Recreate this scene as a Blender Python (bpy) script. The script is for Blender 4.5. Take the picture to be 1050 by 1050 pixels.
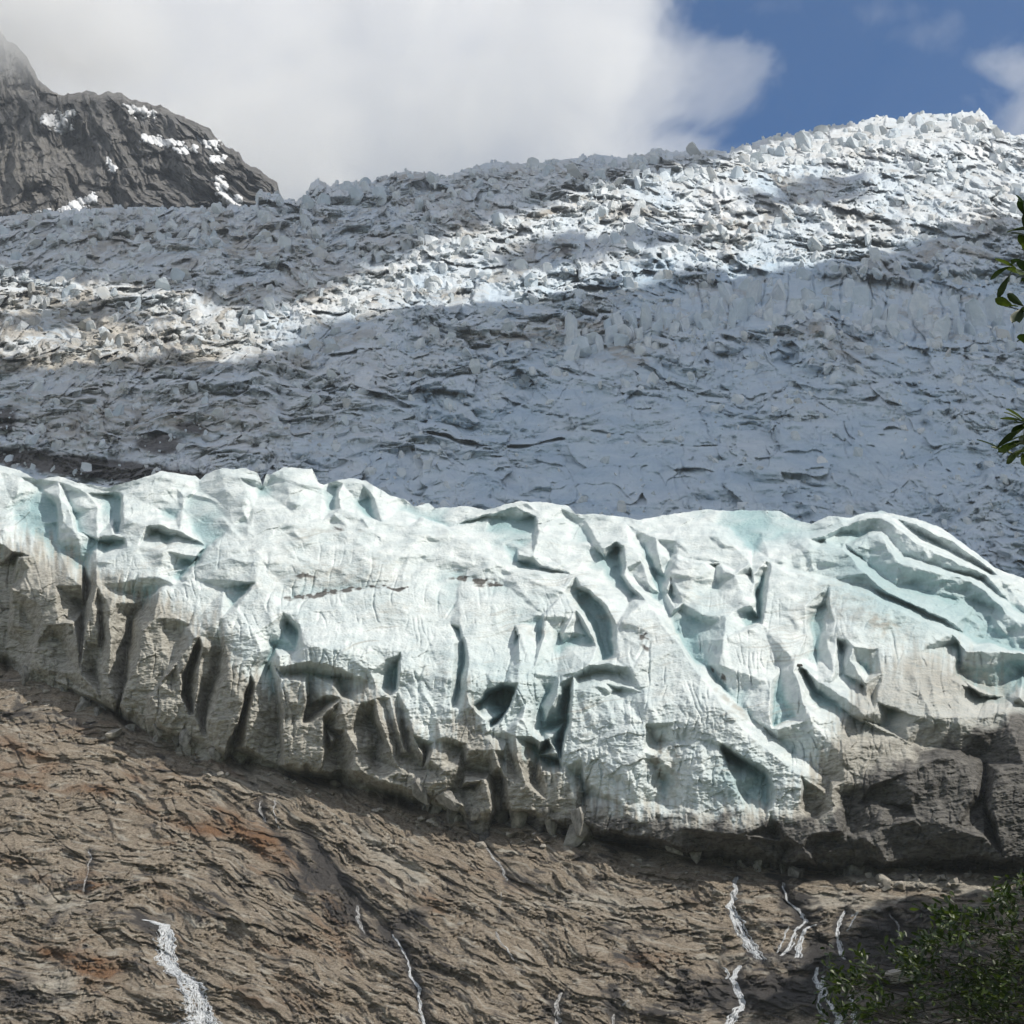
import bpy, bmesh, math, random
import numpy as np
from mathutils import Vector
from mathutils.geometry import delaunay_2d_cdt
R = math.radians
for o in list(bpy.data.objects): bpy.data.objects.remove(o)
S = bpy.context.scene
COL = S.collection

# ------------------------------------------------------------------ camera
PITCH = R(20.0); T = math.tan(R(15.0)); CAM = np.array([0.0, 0.0, 1.7])
cd = bpy.data.cameras.new('camera'); cam = bpy.data.objects.new('camera', cd); COL.objects.link(cam)
cam.location = CAM; cam.rotation_euler = (R(90) + PITCH, 0, 0)
cd.sensor_fit = 'HORIZONTAL'; cd.angle = R(30.0); cd.clip_start = 0.1; cd.clip_end = 60000
S.camera = cam

# ------------------------------------------------------------------ light
SUN_AZ, SUN_EL = 120.0, 47.0          # azimuth clockwise from the viewing direction (+Y), elevation
L = np.array([math.sin(R(SUN_AZ)) * math.cos(R(SUN_EL)), math.cos(R(SUN_AZ)) * math.cos(R(SUN_EL)), math.sin(R(SUN_EL))])
ld = bpy.data.lights.new('sun', 'SUN'); ld.energy = 3.9; ld.angle = R(0.5); ld.color = (1.0, 0.94, 0.84)
sun = bpy.data.objects.new('sun', ld); COL.objects.link(sun)
sun.rotation_euler = Vector(-L).to_track_quat('-Z', 'Y').to_euler()
W = bpy.data.worlds.new('World'); S.world = W; W.use_nodes = True
wn, wl = W.node_tree.nodes, W.node_tree.links
sky = wn.new('ShaderNodeTexSky'); sky.sky_type = 'NISHITA'; sky.sun_disc = False
sky.sun_elevation = R(SUN_EL); sky.sun_rotation = R(SUN_AZ); sky.altitude = 3200; sky.air_density = 0.9; sky.dust_density = 0.0; sky.ozone_density = 1.0
wn['Background'].inputs[1].default_value = 0.12
# broken white cloud added as neutral fill over the unseen sky (behind and beside the camera), clear blue ahead
tc_ = wn.new('ShaderNodeTexCoord'); nz_ = wn.new('ShaderNodeTexNoise'); nz_.inputs['Scale'].default_value = 2.2; nz_.inputs['Detail'].default_value = 7; wl.new(tc_.outputs['Generated'], nz_.inputs['Vector'])
sx_ = wn.new('ShaderNodeSeparateXYZ'); wl.new(tc_.outputs['Generated'], sx_.inputs[0])
r1_ = wn.new('ShaderNodeMapRange'); r1_.interpolation_type = 'SMOOTHSTEP'; wl.new(sx_.outputs['Y'], r1_.inputs[0]); r1_.inputs[1].default_value = 0.70; r1_.inputs[2].default_value = 0.35
r2_ = wn.new('ShaderNodeMapRange'); r2_.interpolation_type = 'SMOOTHSTEP'; wl.new(nz_.outputs['Fac'], r2_.inputs[0]); r2_.inputs[1].default_value = 0.36; r2_.inputs[2].default_value = 0.56
mm_ = wn.new('ShaderNodeMath'); mm_.operation = 'MULTIPLY'; wl.new(r1_.outputs[0], mm_.inputs[0]); wl.new(r2_.outputs[0], mm_.inputs[1])
hs_ = wn.new('ShaderNodeHueSaturation'); hs_.inputs['Saturation'].default_value = 1.36; hs_.inputs['Value'].default_value = 0.90; wl.new(sky.outputs[0], hs_.inputs['Color'])
mx_ = wn.new('ShaderNodeMix'); mx_.data_type = 'RGBA'; wl.new(mm_.outputs[0], mx_.inputs[0]); wl.new(hs_.outputs[0], mx_.inputs[6]); mx_.inputs[7].default_value = (4.1, 4.1, 4.2, 1)
wl.new(mx_.outputs[2], wn['Background'].inputs[0])
S.view_settings.view_transform = 'Standard'; S.view_settings.look = 'None'
S.view_settings.exposure = 0.35; S.view_settings.gamma = 1.0; S.view_settings.use_curve_mapping = False
S.cycles.use_denoising = True; S.cycles.use_adaptive_sampling = True; S.cycles.adaptive_threshold = 0.025; S.cycles.volume_bounces = 8; S.cycles.max_bounces = 12; S.cycles.diffuse_bounces = 3
S.cycles.volume_step_rate = 2.0; S.cycles.volume_max_steps = 256

# ------------------------------------------------------------------ helpers
_rng = np.random.RandomState(7)
_PM = np.tile(_rng.permutation(1024).astype(np.int32), 3)
_RV = _rng.rand(1024).astype(np.float32)
_GX = np.cos(_RV * 6.2831853).astype(np.float32); _GY = np.sin(_RV * 6.2831853).astype(np.float32)
def smooth1(y, n=75):
    return np.convolve(np.pad(y, n, mode='edge'), np.hanning(2 * n + 1) / np.hanning(2 * n + 1).sum(), mode='valid')
def hidx(ix, iy, s):
    return _PM[(_PM[(ix + s * 37) & 1023] + iy + s * 101) & 1023]
def hash2(ix, iy, s): return _RV[hidx(ix, iy, s)]
def perlin(x, y, s=0):
    x, y = np.broadcast_arrays(np.asarray(x, np.float32), np.asarray(y, np.float32))
    xi = np.floor(x).astype(np.int32); yi = np.floor(y).astype(np.int32); fx = x - xi; fy = y - yi
    u = fx * fx * fx * (fx * (fx * 6 - 15) + 10); v = fy * fy * fy * (fy * (fy * 6 - 15) + 10)
    def g(dx, dy):
        h = hidx(xi + dx, yi + dy, s)
        return _GX[h] * (fx - dx) + _GY[h] * (fy - dy)
    n00, n10, n01, n11 = g(0, 0), g(1, 0), g(0, 1), g(1, 1)
    a = n00 + (n10 - n00) * u; b = n01 + (n11 - n01) * u
    return (a + (b - a) * v) * 1.5
def fbm(x, y, s=0, o=4, g=0.5, l=2.03):
    a = 1.0; t = 0; r = 0
    for i in range(o):
        r = r + a * perlin(x, y, s + i * 17); t += a; a *= g; x = x * l + 3.1; y = y * l + 1.7
    return r / t
def ridged(x, y, s=0, o=4, g=0.5, l=2.03):
    a = 1.0; t = 0; r = 0
    for i in range(o):
        r = r + a * (1 - 2 * np.abs(perlin(x, y, s + i * 17))); t += a; a *= g; x = x * l + 3.1; y = y * l + 1.7
    return r / t
def cells(x, y, s=0, jit=0.9):
    """Worley: returns F1, F2, two random numbers of the nearest cell and the offset from its centre."""
    x, y = np.broadcast_arrays(np.asarray(x, np.float32), np.asarray(y, np.float32))
    xi = np.floor(x).astype(np.int32); yi = np.floor(y).astype(np.int32); z = lambda k: np.full(x.shape, k, np.float32)
    f1, f2, bi, ox, oy = z(9), z(9), np.zeros(x.shape, np.int32), z(0), z(0)
    for dx in (-1, 0, 1):
        for dy in (-1, 0, 1):
            cx = xi + dx; cy = yi + dy
            px = cx + 0.5 + jit * (hash2(cx, cy, s + 1) - 0.5) - x
            py = cy + 0.5 + jit * (hash2(cx, cy, s + 2) - 0.5) - y
            d = np.hypot(px, py); m = d < f1
            f2 = np.where(m, f1, np.minimum(f2, d)); f1 = np.where(m, d, f1)
            bi = np.where(m, hidx(cx, cy, s + 3), bi); ox = np.where(m, -px, ox); oy = np.where(m, -py, oy)
    return f1, f2, _RV[bi], _RV[(bi * 7 + 13) & 1023], _RV[(bi * 11 + 101) & 1023], ox, oy
def facets(x, y, s=0, tilt=1.0, step=0.5, up=0.0, groove=0.3):
    """broken blocks: every cell is a plane of its own tilt and height, with a groove at its edge"""
    f1, f2, a, b, c, ox, oy = cells(x, y, s)
    return step * (c - 0.5) + tilt * ((a - 0.5) * 2 * ox + ((b - 0.5) * 2 + up) * oy) - groove * np.clip(1 - (f2 - f1) * 7, 0, 1)
def sm(a, b, x):
    t = np.clip((x - a) / (b - a), 0, 1); return t * t * (3 - 2 * t)
def terr(t, k):
    f = np.floor(t); r = t - f; return f + np.clip(r / k, 0, 1) ** 1.0 * 0.15 + sm(k, 1, r) * 0.85
def line(x, pts):
    return np.interp(x, [p[0] for p in pts], [p[1] for p in pts])
def ray(px, py):
    a = (px - 525.0) / 525.0 * T; b = (525.0 - py) / 525.0 * T
    return np.stack([a, math.cos(PITCH) - b * math.sin(PITCH), math.sin(PITCH) + b * math.cos(PITCH)], -1)
def place(px, py, d):
    return CAM + ray(px, py) * np.asarray(d)[..., None]
def slope_depth(py, T0, k):
    r = ray(np.full_like(py, 525.0), py); te = r[..., 2] / r[..., 1]
    return k / np.maximum(T0 - te, 0.03) / r[..., 1]
MPP = T / 525.0                                  # metres per photo pixel per metre of depth
def blur(A, n=1):
    for _ in range(n):
        P = np.pad(A, 1, mode='edge')
        A = (P[:-2, 1:-1] + 2 * P[1:-1, 1:-1] + P[2:, 1:-1]) / 4
        P = np.pad(A, 1, mode='edge')
        A = (P[1:-1, :-2] + 2 * P[1:-1, 1:-1] + P[1:-1, 2:]) / 4
    return A
def sample(A, x0, y0, st, px, py):
    fx = np.clip((px - x0) / st, 0, A.shape[1] - 1.001); fy = np.clip((py - y0) / st, 0, A.shape[0] - 1.001)
    ix = fx.astype(int); iy = fy.astype(int); fx = fx - ix; fy = fy - iy
    return (A[iy, ix] * (1 - fx) + A[iy, ix + 1] * fx) * (1 - fy) + (A[iy + 1, ix] * (1 - fx) + A[iy + 1, ix + 1] * fx) * fy
def tin(lines, x0, y0, x1, y1, st):
    """linear interpolation of hand-set ridge and valley lines (constrained Delaunay), rasterised"""
    V, E, O = [], [], []; seen = {}
    for ln in lines:
        last = None
        for (x, y, o) in ln:
            k = (round(x, 1), round(y, 1))
            if k not in seen: seen[k] = len(V); V.append(Vector((x, y))); O.append(o)
            i = seen[k]
            if last is not None and last != i: E.append((last, i))
            last = i
    v, e, f, ov, oe, of = delaunay_2d_cdt(V, E, [], 0, 1e-4)
    val = []
    for i, src in enumerate(ov):
        if src: val.append(O[src[0]])
        else: val.append(None)
    nb = {}
    for a, b in e: nb.setdefault(a, []).append(b); nb.setdefault(b, []).append(a)
    for i in range(len(val)):
        if val[i] is None:
            ws = [(1 / ((v[i] - v[j]).length + 1e-3), val[j]) for j in nb.get(i, []) if val[j] is not None]
            val[i] = sum(w * z for w, z in ws) / sum(w for w, z in ws) if ws else 0.0
    nx = int((x1 - x0) / st) + 1; ny = int((y1 - y0) / st) + 1
    A = np.zeros((ny, nx))
    for tri in f:
        (ax, ay), (bx, by), (cx, cy) = [v[i] for i in tri]; za, zb, zc = [val[i] for i in tri]
        den = (by - cy) * (ax - cx) + (cx - bx) * (ay - cy)
        if abs(den) < 1e-9: continue
        i0 = max(0, int((min(ax, bx, cx) - x0) / st)); i1 = min(nx - 1, int((max(ax, bx, cx) - x0) / st) + 1)
        j0 = max(0, int((min(ay, by, cy) - y0) / st)); j1 = min(ny - 1, int((max(ay, by, cy) - y0) / st) + 1)
        if i1 < i0 or j1 < j0: continue
        X, Y = np.meshgrid(x0 + st * np.arange(i0, i1 + 1), y0 + st * np.arange(j0, j1 + 1))
        l1 = ((by - cy) * (X - cx) + (cx - bx) * (Y - cy)) / den
        l2 = ((cy - ay) * (X - cx) + (ax - cx) * (Y - cy)) / den
        l3 = 1 - l1 - l2; m = (l1 >= -1e-6) & (l2 >= -1e-6) & (l3 >= -1e-6)
        sub = A[j0:j1 + 1, i0:i1 + 1]; sub[m] = (l1 * za + l2 * zb + l3 * zc)[m]
    return A
def inside(px, py, poly):
    m = np.zeros(px.shape, bool); n = len(poly)
    for i in range(n):
        x1, y1 = poly[i]; x2, y2 = poly[(i + 1) % n]
        if y1 == y2: continue
        c = ((y1 > py) != (y2 > py)) & (px < (x2 - x1) * (py - y1) / (y2 - y1) + x1)
        m ^= c
    return m
def gmask(px, py, pts):
    """soft blotches: (x, y, rx, ry, angle_deg, strength)"""
    r = np.zeros(px.shape)
    for (x, y, rx, ry, an, st) in pts:
        c, s = math.cos(R(an)), math.sin(R(an)); dx = px - x; dy = py - y
        r = np.maximum(r, st * np.exp(-(((dx * c + dy * s) / rx) ** 2 + ((-dx * s + dy * c) / ry) ** 2)))
    return r
def grid_mesh(name, P, attrs, mat, smooth=True):
    ny, nx = P.shape[:2]; me = bpy.data.meshes.new(name)
    me.vertices.add(ny * nx); me.vertices.foreach_set('co', P.reshape(-1).astype(np.float32))
    idx = np.arange(ny * nx, dtype=np.int32).reshape(ny, nx)
    q = np.stack([idx[:-1, :-1], idx[:-1, 1:], idx[1:, 1:], idx[1:, :-1]], -1).reshape(-1)
    n = (ny - 1) * (nx - 1)
    me.loops.add(n * 4); me.loops.foreach_set('vertex_index', q)
    me.polygons.add(n); me.polygons.foreach_set('loop_start', np.arange(0, 4 * n, 4, dtype=np.int32))
    me.update(calc_edges=True)
    if smooth: me.polygons.foreach_set('use_smooth', np.ones(n, bool))
    for k, a in attrs.items():
        at = me.attributes.new(k, 'FLOAT', 'POINT'); at.data.foreach_set('value', a.reshape(-1).astype(np.float32))
    me.materials.append(mat)
    o = bpy.data.objects.new(name, me); COL.objects.link(o); return o
STEP = 1.0
def axis(a, b, lo, hi, st, out=12):
    """dense samples where the photograph looks, coarser beyond"""
    l = np.arange(lo, a, -st * 6)[1:][::-1] if False else np.linspace(a, lo, max(2, int((lo - a) / (st * 5))), endpoint=False)
    h = np.linspace(b, hi, max(2, int((b - hi) / (st * 5))), endpoint=False)[::-1]
    return np.concatenate([l, np.arange(lo, hi, st), h])
def tag(o, label=None, cat=None, group=None, kind=None):
    if label: o['label'] = label
    if cat: o['category'] = cat
    if group: o['group'] = group
    if kind: o['kind'] = kind
    return o

# ------------------------------------------------------------------ materials
class NT:
    def __init__(s, name):
        s.m = bpy.data.materials.new(name); s.m.use_nodes = True; s.t = s.m.node_tree; s.b = s.t.nodes['Principled BSDF']; s.out = s.t.nodes['Material Output']
    def n(s, typ, **k):
        n = s.t.nodes.new(typ)
        for a, v in k.items(): setattr(n, a, v)
        return n
    def l(s, a, b): s.t.links.new(a, b)
    def val(s, sock, v):
        if hasattr(v, 'is_output'): s.l(v, sock)
        else: sock.default_value = v
    def attr(s, name): return s.n('ShaderNodeAttribute', attribute_name=name).outputs['Fac']
    def pos(s, sc=(1, 1, 1), rot=(0, 0, 0)):
        tc = s.n('ShaderNodeTexCoord'); mp = s.n('ShaderNodeMapping'); mp.inputs['Scale'].default_value = sc; mp.inputs['Rotation'].default_value = rot
        s.l(tc.outputs['Object'], mp.inputs[0]); return mp.outputs[0]
    def noise(s, vec, scale, detail=6, rough=0.6, dist=0.0, ridged=False):
        n = s.n('ShaderNodeTexNoise'); s.l(vec, n.inputs['Vector'])
        n.inputs['Scale'].default_value = scale; n.inputs['Detail'].default_value = detail; n.inputs['Roughness'].default_value = rough; n.inputs['Distortion'].default_value = dist
        return n.outputs['Fac']
    def vor(s, vec, scale, feature='F1', out='Distance'):
        n = s.n('ShaderNodeTexVoronoi', feature=feature); s.l(vec, n.inputs['Vector']); n.inputs['Scale'].default_value = scale
        return n.outputs[out]
    def ramp(s, x, a, b, lo=0.0, hi=1.0):
        n = s.n('ShaderNodeMapRange'); n.clamp = True
        s.val(n.inputs['Value'], x); n.inputs['From Min'].default_value = a; n.inputs['From Max'].default_value = b
        n.inputs['To Min'].default_value = lo; n.inputs['To Max'].default_value = hi
        return n.outputs[0]
    def m2(s, op, a, b=0.0):
        n = s.n('ShaderNodeMath', operation=op); s.val(n.inputs[0], a); s.val(n.inputs[1], b); return n.outputs[0]
    def mix(s, f, a, b):
        n = s.n('ShaderNodeMix', data_type='RGBA'); s.val(n.inputs[0], f)
        for k, v in ((6, a), (7, b)):
            if hasattr(v, 'is_output'): s.l(v, n.inputs[k])
            else: n.inputs[k].default_value = (*v, 1)
        return n.outputs[2]
    def bump(s, h, dist, strength=1.0, normal=None):
        n = s.n('ShaderNodeBump'); s.l(h, n.inputs['Height']); n.inputs['Distance'].default_value = dist; n.inputs['Strength'].default_value = strength
        if normal is not None: s.l(normal, n.inputs['Normal'])
        return n.outputs[0]
# ------------------------------------------------------------------ outlines (photo pixels)
FOOT = [(-500, 560), (-120, 650), (0, 690), (60, 705), (115, 735), (140, 752), (200, 764), (240, 790), (330, 806), (420, 832), (500, 846), (580, 852), (640, 872), (760, 896), (850, 902), (960, 897), (1050, 895), (1300, 880), (1560, 850)]
CREST = [(-500, 500), (-120, 478), (0, 477), (20, 482), (38, 492), (60, 488), (80, 495), (110, 500), (150, 489), (165, 483), (200, 488), (205, 492), (211, 486), (228, 480), (243, 481), (252, 480), (264, 485), (269, 499), (273, 486), (277, 487), (291, 479), (306, 480), (320, 481), (327, 495), (332, 497), (345, 493), (358, 490), (375, 493), (400, 508), (415, 512), (424, 519), (440, 516), (446, 521), (480, 519), (498, 523), (530, 514), (560, 515), (583, 519), (590, 527), (610, 527), (640, 530), (655, 533), (690, 527), (725, 522), (745, 524), (760, 523), (800, 524), (815, 533), (832, 537), (850, 529), (872, 531), (885, 526), (903, 524), (940, 532), (965, 541), (1000, 566), (1020, 582), (1035, 588), (1060, 596), (1150, 640), (1300, 700), (1560, 760)]
TOP = [(-500, 250), (-120, 230), (0, 222), (60, 216), (120, 212), (200, 213), (235, 211), (262, 210), (266, 196), (285, 197), (290, 205), (312, 204), (320, 186), (326, 183), (333, 189), (352, 188), (385, 184), (400, 178), (418, 175), (440, 178), (460, 181), (480, 172), (500, 167), (515, 166), (530, 168), (560, 166), (590, 162), (610, 158), (640, 162), (660, 158), (676, 151), (690, 156), (720, 153), (745, 155), (775, 145), (800, 138), (840, 133), (862, 127), (880, 125), (900, 119), (920, 122), (940, 116), (975, 117), (1005, 113), (1012, 118), (1020, 133), (1040, 139), (1050, 137), (1075, 140), (1150, 150), (1300, 190), (1560, 260)]
PEAK = [(-700, -260), (-200, -160), (-60, -10), (0, 33), (8, 44), (18, 47), (28, 60), (40, 84), (60, 99), (80, 96), (92, 94), (100, 98), (112, 95), (122, 96), (135, 103), (150, 107), (165, 110), (180, 118), (197, 125), (215, 133), (222, 142), (232, 152), (245, 157), (252, 170), (262, 172), (272, 180), (284, 189), (287, 200), (300, 214), (330, 240)]
def rock_d(px, py):
    # the slope leans at about 38 degrees and turns away a little to the left
    return slope_depth(py, 0.781, 180.0) * (1 + 0.00004 * (525 - px))
def foot_d(px): return rock_d(px, line(px, FOOT))

# ------------------------------------------------------------------ ice front: ridges (+) and valleys (-), offsets in photo pixels towards the viewer
TL = [
 # frame of anchors
 [(-130, 430, 0), (200, 430, 0), (500, 430, 0), (800, 430, 0), (1160, 430, 0), (1160, 700, 0), (1160, 940, 0)],
 [(-130, 430, 0), (-130, 700, 0), (-130, 940, 0), (200, 940, 0), (500, 940, 0), (800, 940, 0), (1160, 940, 0)],
 # back crest lumps
 [(0, 484, 6), (20, 488, 8), (36, 500, 0)], [(14, 520, -4), (34, 545, -8), (40, 508, -6)], [(60, 494, 6), (88, 505, 6), (100, 520, 2)],
 [(40, 500, -5), (56, 520, -9), (60, 560, -8)], [(62, 512, 9), (64, 535, 5)], [(78, 546, 6), (70, 520, 4)], [(80, 545, -6), (76, 528, -8), (68, 505, -6)],
 [(108, 508, -4), (116, 530, -10), (122, 545, -12), (124, 512, -10)], [(127, 508, 9), (126, 530, 8), (124, 548, 4)],
 [(120, 505, 2), (150, 495, 8), (166, 488, 8), (180, 500, 2)], [(160, 520, -3), (178, 530, -8), (186, 522, -3)], [(190, 510, 4), (205, 500, -2), (228, 486, 8), (246, 490, 8), (262, 500, 0)],
 [(250, 484, 5), (262, 492, 8), (268, 502, -6)], [(272, 490, 3), (290, 483, 8), (318, 484, 8), (330, 500, -4), (345, 500, -7), (342, 520, -8)],
 [(346, 506, 8), (350, 522, 6), (366, 532, 3)], [(352, 496, 6), (372, 496, 8), (400, 515, 3)], [(368, 515, -6), (380, 530, -9), (378, 510, -6)], [(384, 512, 5), (392, 535, 3)],
 [(160, 545, -8), (172, 552, -12), (182, 550, -7)], [(150, 540, 7), (165, 538, 8), (184, 545, 7)], [(140, 560, 4), (170, 565, 5), (200, 570, 3)],
 [(260, 520, 3), (300, 525, 4), (330, 535, 3)], [(238, 538, -2), (252, 535, -4), (258, 540, 2)],
 [(415, 520, -4), (430, 530, -6), (460, 540, -5), (500, 530, -6)], [(418, 540, 5), (434, 532, 7), (462, 545, 4)], [(500, 527, 5), (530, 520, 8), (575, 521, 8), (588, 533, -2)],
 [(526, 552, -6), (532, 535, -8), (548, 530, -6), (546, 552, -4)], [(550, 530, 7), (552, 550, 5)], [(600, 533, 4), (640, 536, 7), (652, 548, 3)], [(604, 552, -5), (612, 565, -6)], [(614, 556, 5), (618, 568, 3)],
 [(530, 575, -8), (542, 580, -12), (552, 582, -8)], [(532, 570, 6), (546, 571, 7), (556, 580, 4)], [(515, 556, -5), (530, 563, -6)],
 # broad bright shoulder
 [(160, 590, 2), (260, 565, 4), (330, 560, 5), (420, 566, 4), (520, 585, 4), (590, 590, 5)], [(300, 612, -2), (350, 604, -4), (400, 601, -2)], [(300, 616, 3), (350, 609, 3), (410, 606, 3)],
 [(470, 592, -2), (515, 597, -3)], [(245, 625, 6), (290, 628, 7), (330, 634, 6), (375, 640, 4)],
 # left wall columns
 [(-60, 560, 6), (0, 556, 6), (14, 566, 5)], [(-40, 600, -8), (-2, 580, -16), (0, 640, -20), (-6, 680, -20)], [(17, 570, -16), (12, 600, -20), (8, 650, -24), (10, 685, -22)],
 [(20, 572, 8), (30, 570, 8), (30, 583, 5)], [(12, 604, 4), (18, 606, 6), (40, 620, 8), (44, 632, 8), (38, 660, 4), (28, 690, 2)], [(14, 640, -4), (24, 630, -8), (36, 648, -8), (26, 665, -14), (16, 688, -18)],
 [(45, 604, 10), (50, 640, 8), (50, 695, 4)], [(48, 655, -3), (58, 654, -9), (68, 672, -10), (60, 690, -4)], [(56, 600, 8), (72, 592, 10), (84, 600, 8)],
 [(60, 640, 8), (76, 640, 8), (82, 690, 6)], [(85, 578, -14), (88, 600, -22), (86, 625, -24), (84, 650, -20)], [(99, 575, 8), (98, 600, 10), (94, 625, 10), (86, 651, 7)],
 [(104, 600, 6), (110, 616, 8), (118, 618, 8)], [(100, 650, 3), (104, 690, 2), (106, 720, 1)], [(103, 622, -6), (104, 655, -12), (96, 690, -14)], [(112, 628, 9), (113, 660, 8), (112, 695, 4), (118, 728, 2)],
 [(100, 555, -8), (112, 558, -14), (126, 556, -9)], [(100, 552, 4), (115, 548, 6), (128, 552, 5), (130, 562, 6)],
 [(162, 603, -6), (148, 616, -18), (136, 632, -24), (131, 660, -28), (128, 700, -26), (120, 735, -24)],
 [(163, 606, 8), (161, 622, 10), (158, 634, 11), (146, 648, 10), (143, 672, 10), (133, 695, 9), (124, 722, 6)],
 [(170, 625, 6), (195, 640, 3), (175, 680, 3), (150, 715, 3), (130, 738, 2)],
 [(184, 634, 6), (186, 650, -4), (205, 632, 2)], [(200, 602, 6), (184, 592, -8), (196, 578, -10), (212, 560, -6)], [(190, 598, 5), (204, 580, 6), (218, 562, 5)],
 [(180, 600, 2), (230, 604, -4), (256, 601, -9), (238, 620, -8)], [(190, 592, 5), (240, 596, 4), (262, 598, 6), (244, 618, 6)],
 # the rounded bright prow on the left
 [(243, 625, 10), (226, 635, 10), (205, 650, 9), (190, 664, 8), (176, 690, 6), (160, 705, 5), (150, 740, 3), (160, 755, 2)],
 [(200, 654, 14), (178, 685, 16), (163, 702, 15), (156, 715, 14), (162, 735, 12), (175, 752, 8)],
 [(198, 665, 12), (185, 690, 14), (186, 715, 12), (194, 734, 8)], [(203, 666, -6), (192, 690, -12), (190, 712, -14), (194, 728, -12)],
 [(208, 664, 12), (204, 690, 12), (202, 712, 12), (199, 734, 9), (208, 755, 5)], [(226, 662, -2), (222, 690, -10), (212, 715, -14), (209, 742, -12)],
 [(234, 690, 12), (224, 715, 12), (214, 738, 9), (212, 758, 5)], [(236, 694, 12), (252, 704, 11), (244, 740, 8), (232, 765, 5)],
 [(257, 700, -4), (252, 720, -16), (244, 745, -20), (238, 768, -20)], [(258, 690, 7), (262, 700, 6), (258, 725, 5), (252, 765, 3)],
 [(230, 660, 8), (262, 650, 10), (268, 668, 10), (258, 684, 9)], [(274, 680, -8), (282, 664, -12), (290, 650, -6)], [(296, 640, -8), (305, 650, -12), (302, 668, -6)], [(308, 640, 6), (308, 658, 8), (300, 672, 6)],
 [(280, 678, 2), (284, 720, -12), (287, 760, -16), (285, 785, -16)], [(288, 696, 9), (290, 720, 11), (290, 760, 11), (292, 784, 7)],
 [(285, 672, 14), (315, 664, 16), (345, 665, 16), (362, 676, 12), (380, 690, 10)], [(286, 684, 12), (315, 678, 15), (346, 684, 14), (380, 700, 6)],
 [(288, 692, -2), (316, 690, -6), (348, 696, -8), (352, 712, -8)], [(296, 706, 8), (312, 700, 10), (314, 722, 10), (310, 738, 8)], [(316, 704, -8), (314, 725, -14), (312, 738, -14), (336, 720, -14)],
 [(334, 712, 8), (342, 704, 10), (350, 716, 10), (368, 722, 8)], [(318, 742, 8), (330, 734, 9), (332, 770, 8), (328, 792, 5)], [(334, 745, -10), (338, 770, -14), (346, 755, -13), (350, 790, -14)],
 [(292, 740, 10), (310, 744, 10), (329, 745, 9)], [(296, 785, 5), (312, 790, 6), (326, 788, 4)], [(340, 760, 9), (356, 750, 10), (366, 768, 9), (380, 790, 6)], [(370, 742, -8), (378, 735, -13), (390, 758, -14), (384, 778, -12)],
 [(385, 716, 9), (390, 740, 10), (400, 770, 9), (412, 790, 5)], [(394, 720, 0), (402, 745, -3), (410, 775, -4)], [(400, 715, 7), (408, 745, 8), (416, 770, 7)], [(411, 730, -6), (414, 755, -9), (420, 775, -6)], [(418, 730, 8), (424, 755, 9), (434, 775, 6)],
 [(396, 676, 5), (402, 690, -12), (404, 706, -14), (408, 680, -8)], [(412, 668, 8), (411, 684, 9), (407, 708, 6)], [(378, 660, 8), (380, 690, 8), (385, 705, 8)],
 # centre: teal slit, recess, rib
 [(420, 650, 4), (440, 680, 5), (445, 720, 5), (440, 745, 3)], [(474, 656, -4), (474, 680, -12), (470, 705, -14), (466, 722, -8)], [(478, 658, 6), (480, 685, 8), (478, 710, 8), (472, 728, 6)],
 [(462, 640, -3), (470, 646, -8), (472, 640, 3)], [(466, 660, 6), (464, 690, 6), (462, 715, 5)],
 [(487, 722, 2), (500, 706, 3), (516, 700, 4), (529, 702, 5)], [(489, 725, -10), (502, 712, -22), (516, 707, -26), (526, 712, -26), (520, 728, -24), (507, 741, -16)],
 [(531, 650, 8), (532, 680, 10), (531, 700, 11), (524, 722, 10), (512, 742, 8), (500, 752, 6)], [(536, 655, 7), (545, 690, 7), (540, 720, 6), (524, 740, 3)],
 [(528, 640, -2), (531, 652, -8), (527, 664, -3)], [(532, 645, 6), (533, 660, 6)], [(550, 640, -6), (554, 652, -8), (556, 630, -2)], [(558, 632, 6), (558, 652, 6)], [(572, 648, -6), (576, 660, -8), (578, 648, 4)],
 [(570, 694, 2), (562, 708, -8), (554, 724, -10), (556, 748, -14), (562, 760, -18)], [(574, 700, 7), (572, 712, 8), (566, 722, 8)], [(582, 710, -16), (580, 740, -24), (574, 770, -26), (572, 782, -20)],
 # the great block and its brow
 [(588, 692, 8), (587, 715, 10), (586, 740, 10), (578, 770, 10), (577, 782, 9), (584, 805, 7), (590, 825, 5)], [(590, 690, 12), (604, 681, 16), (625, 680, 17), (642, 684, 15), (652, 696, 10)],
 [(594, 696, -2), (612, 690, 0), (635, 690, 0), (650, 704, 4)], [(590, 708, 10), (608, 703, 12), (622, 706, 12)], [(626, 712, 3), (634, 708, -3), (642, 720, 2)], [(600, 730, 8), (618, 735, 10), (640, 730, 10)],
 [(596, 742, 9), (640, 750, 12), (658, 745, 12)], [(596, 780, 9), (640, 800, 11), (656, 800, 11)], [(592, 812, 6), (640, 826, 8), (690, 836, 8)],
 [(664, 748, 2), (672, 760, -5), (678, 800, -6), (682, 820, -4)], [(662, 742, 12), (660, 770, 12), (676, 778, 10)], [(690, 760, 5), (692, 790, 2), (700, 820, 4)], [(706, 755, 9), (710, 790, 9), (712, 828, 7)],
 [(597, 800, -8), (598, 815, -10), (597, 830, -6)], [(601, 800, 6), (602, 828, 5)],
 # crevasse on the shoulder
 [(580, 604, 3), (592, 610, -8), (600, 622, -14), (612, 640, -18), (620, 662, -18), (622, 674, -12)], [(592, 604, -6), (604, 612, -12), (616, 624, -16), (622, 645, -18), (626, 672, -14)],
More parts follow.
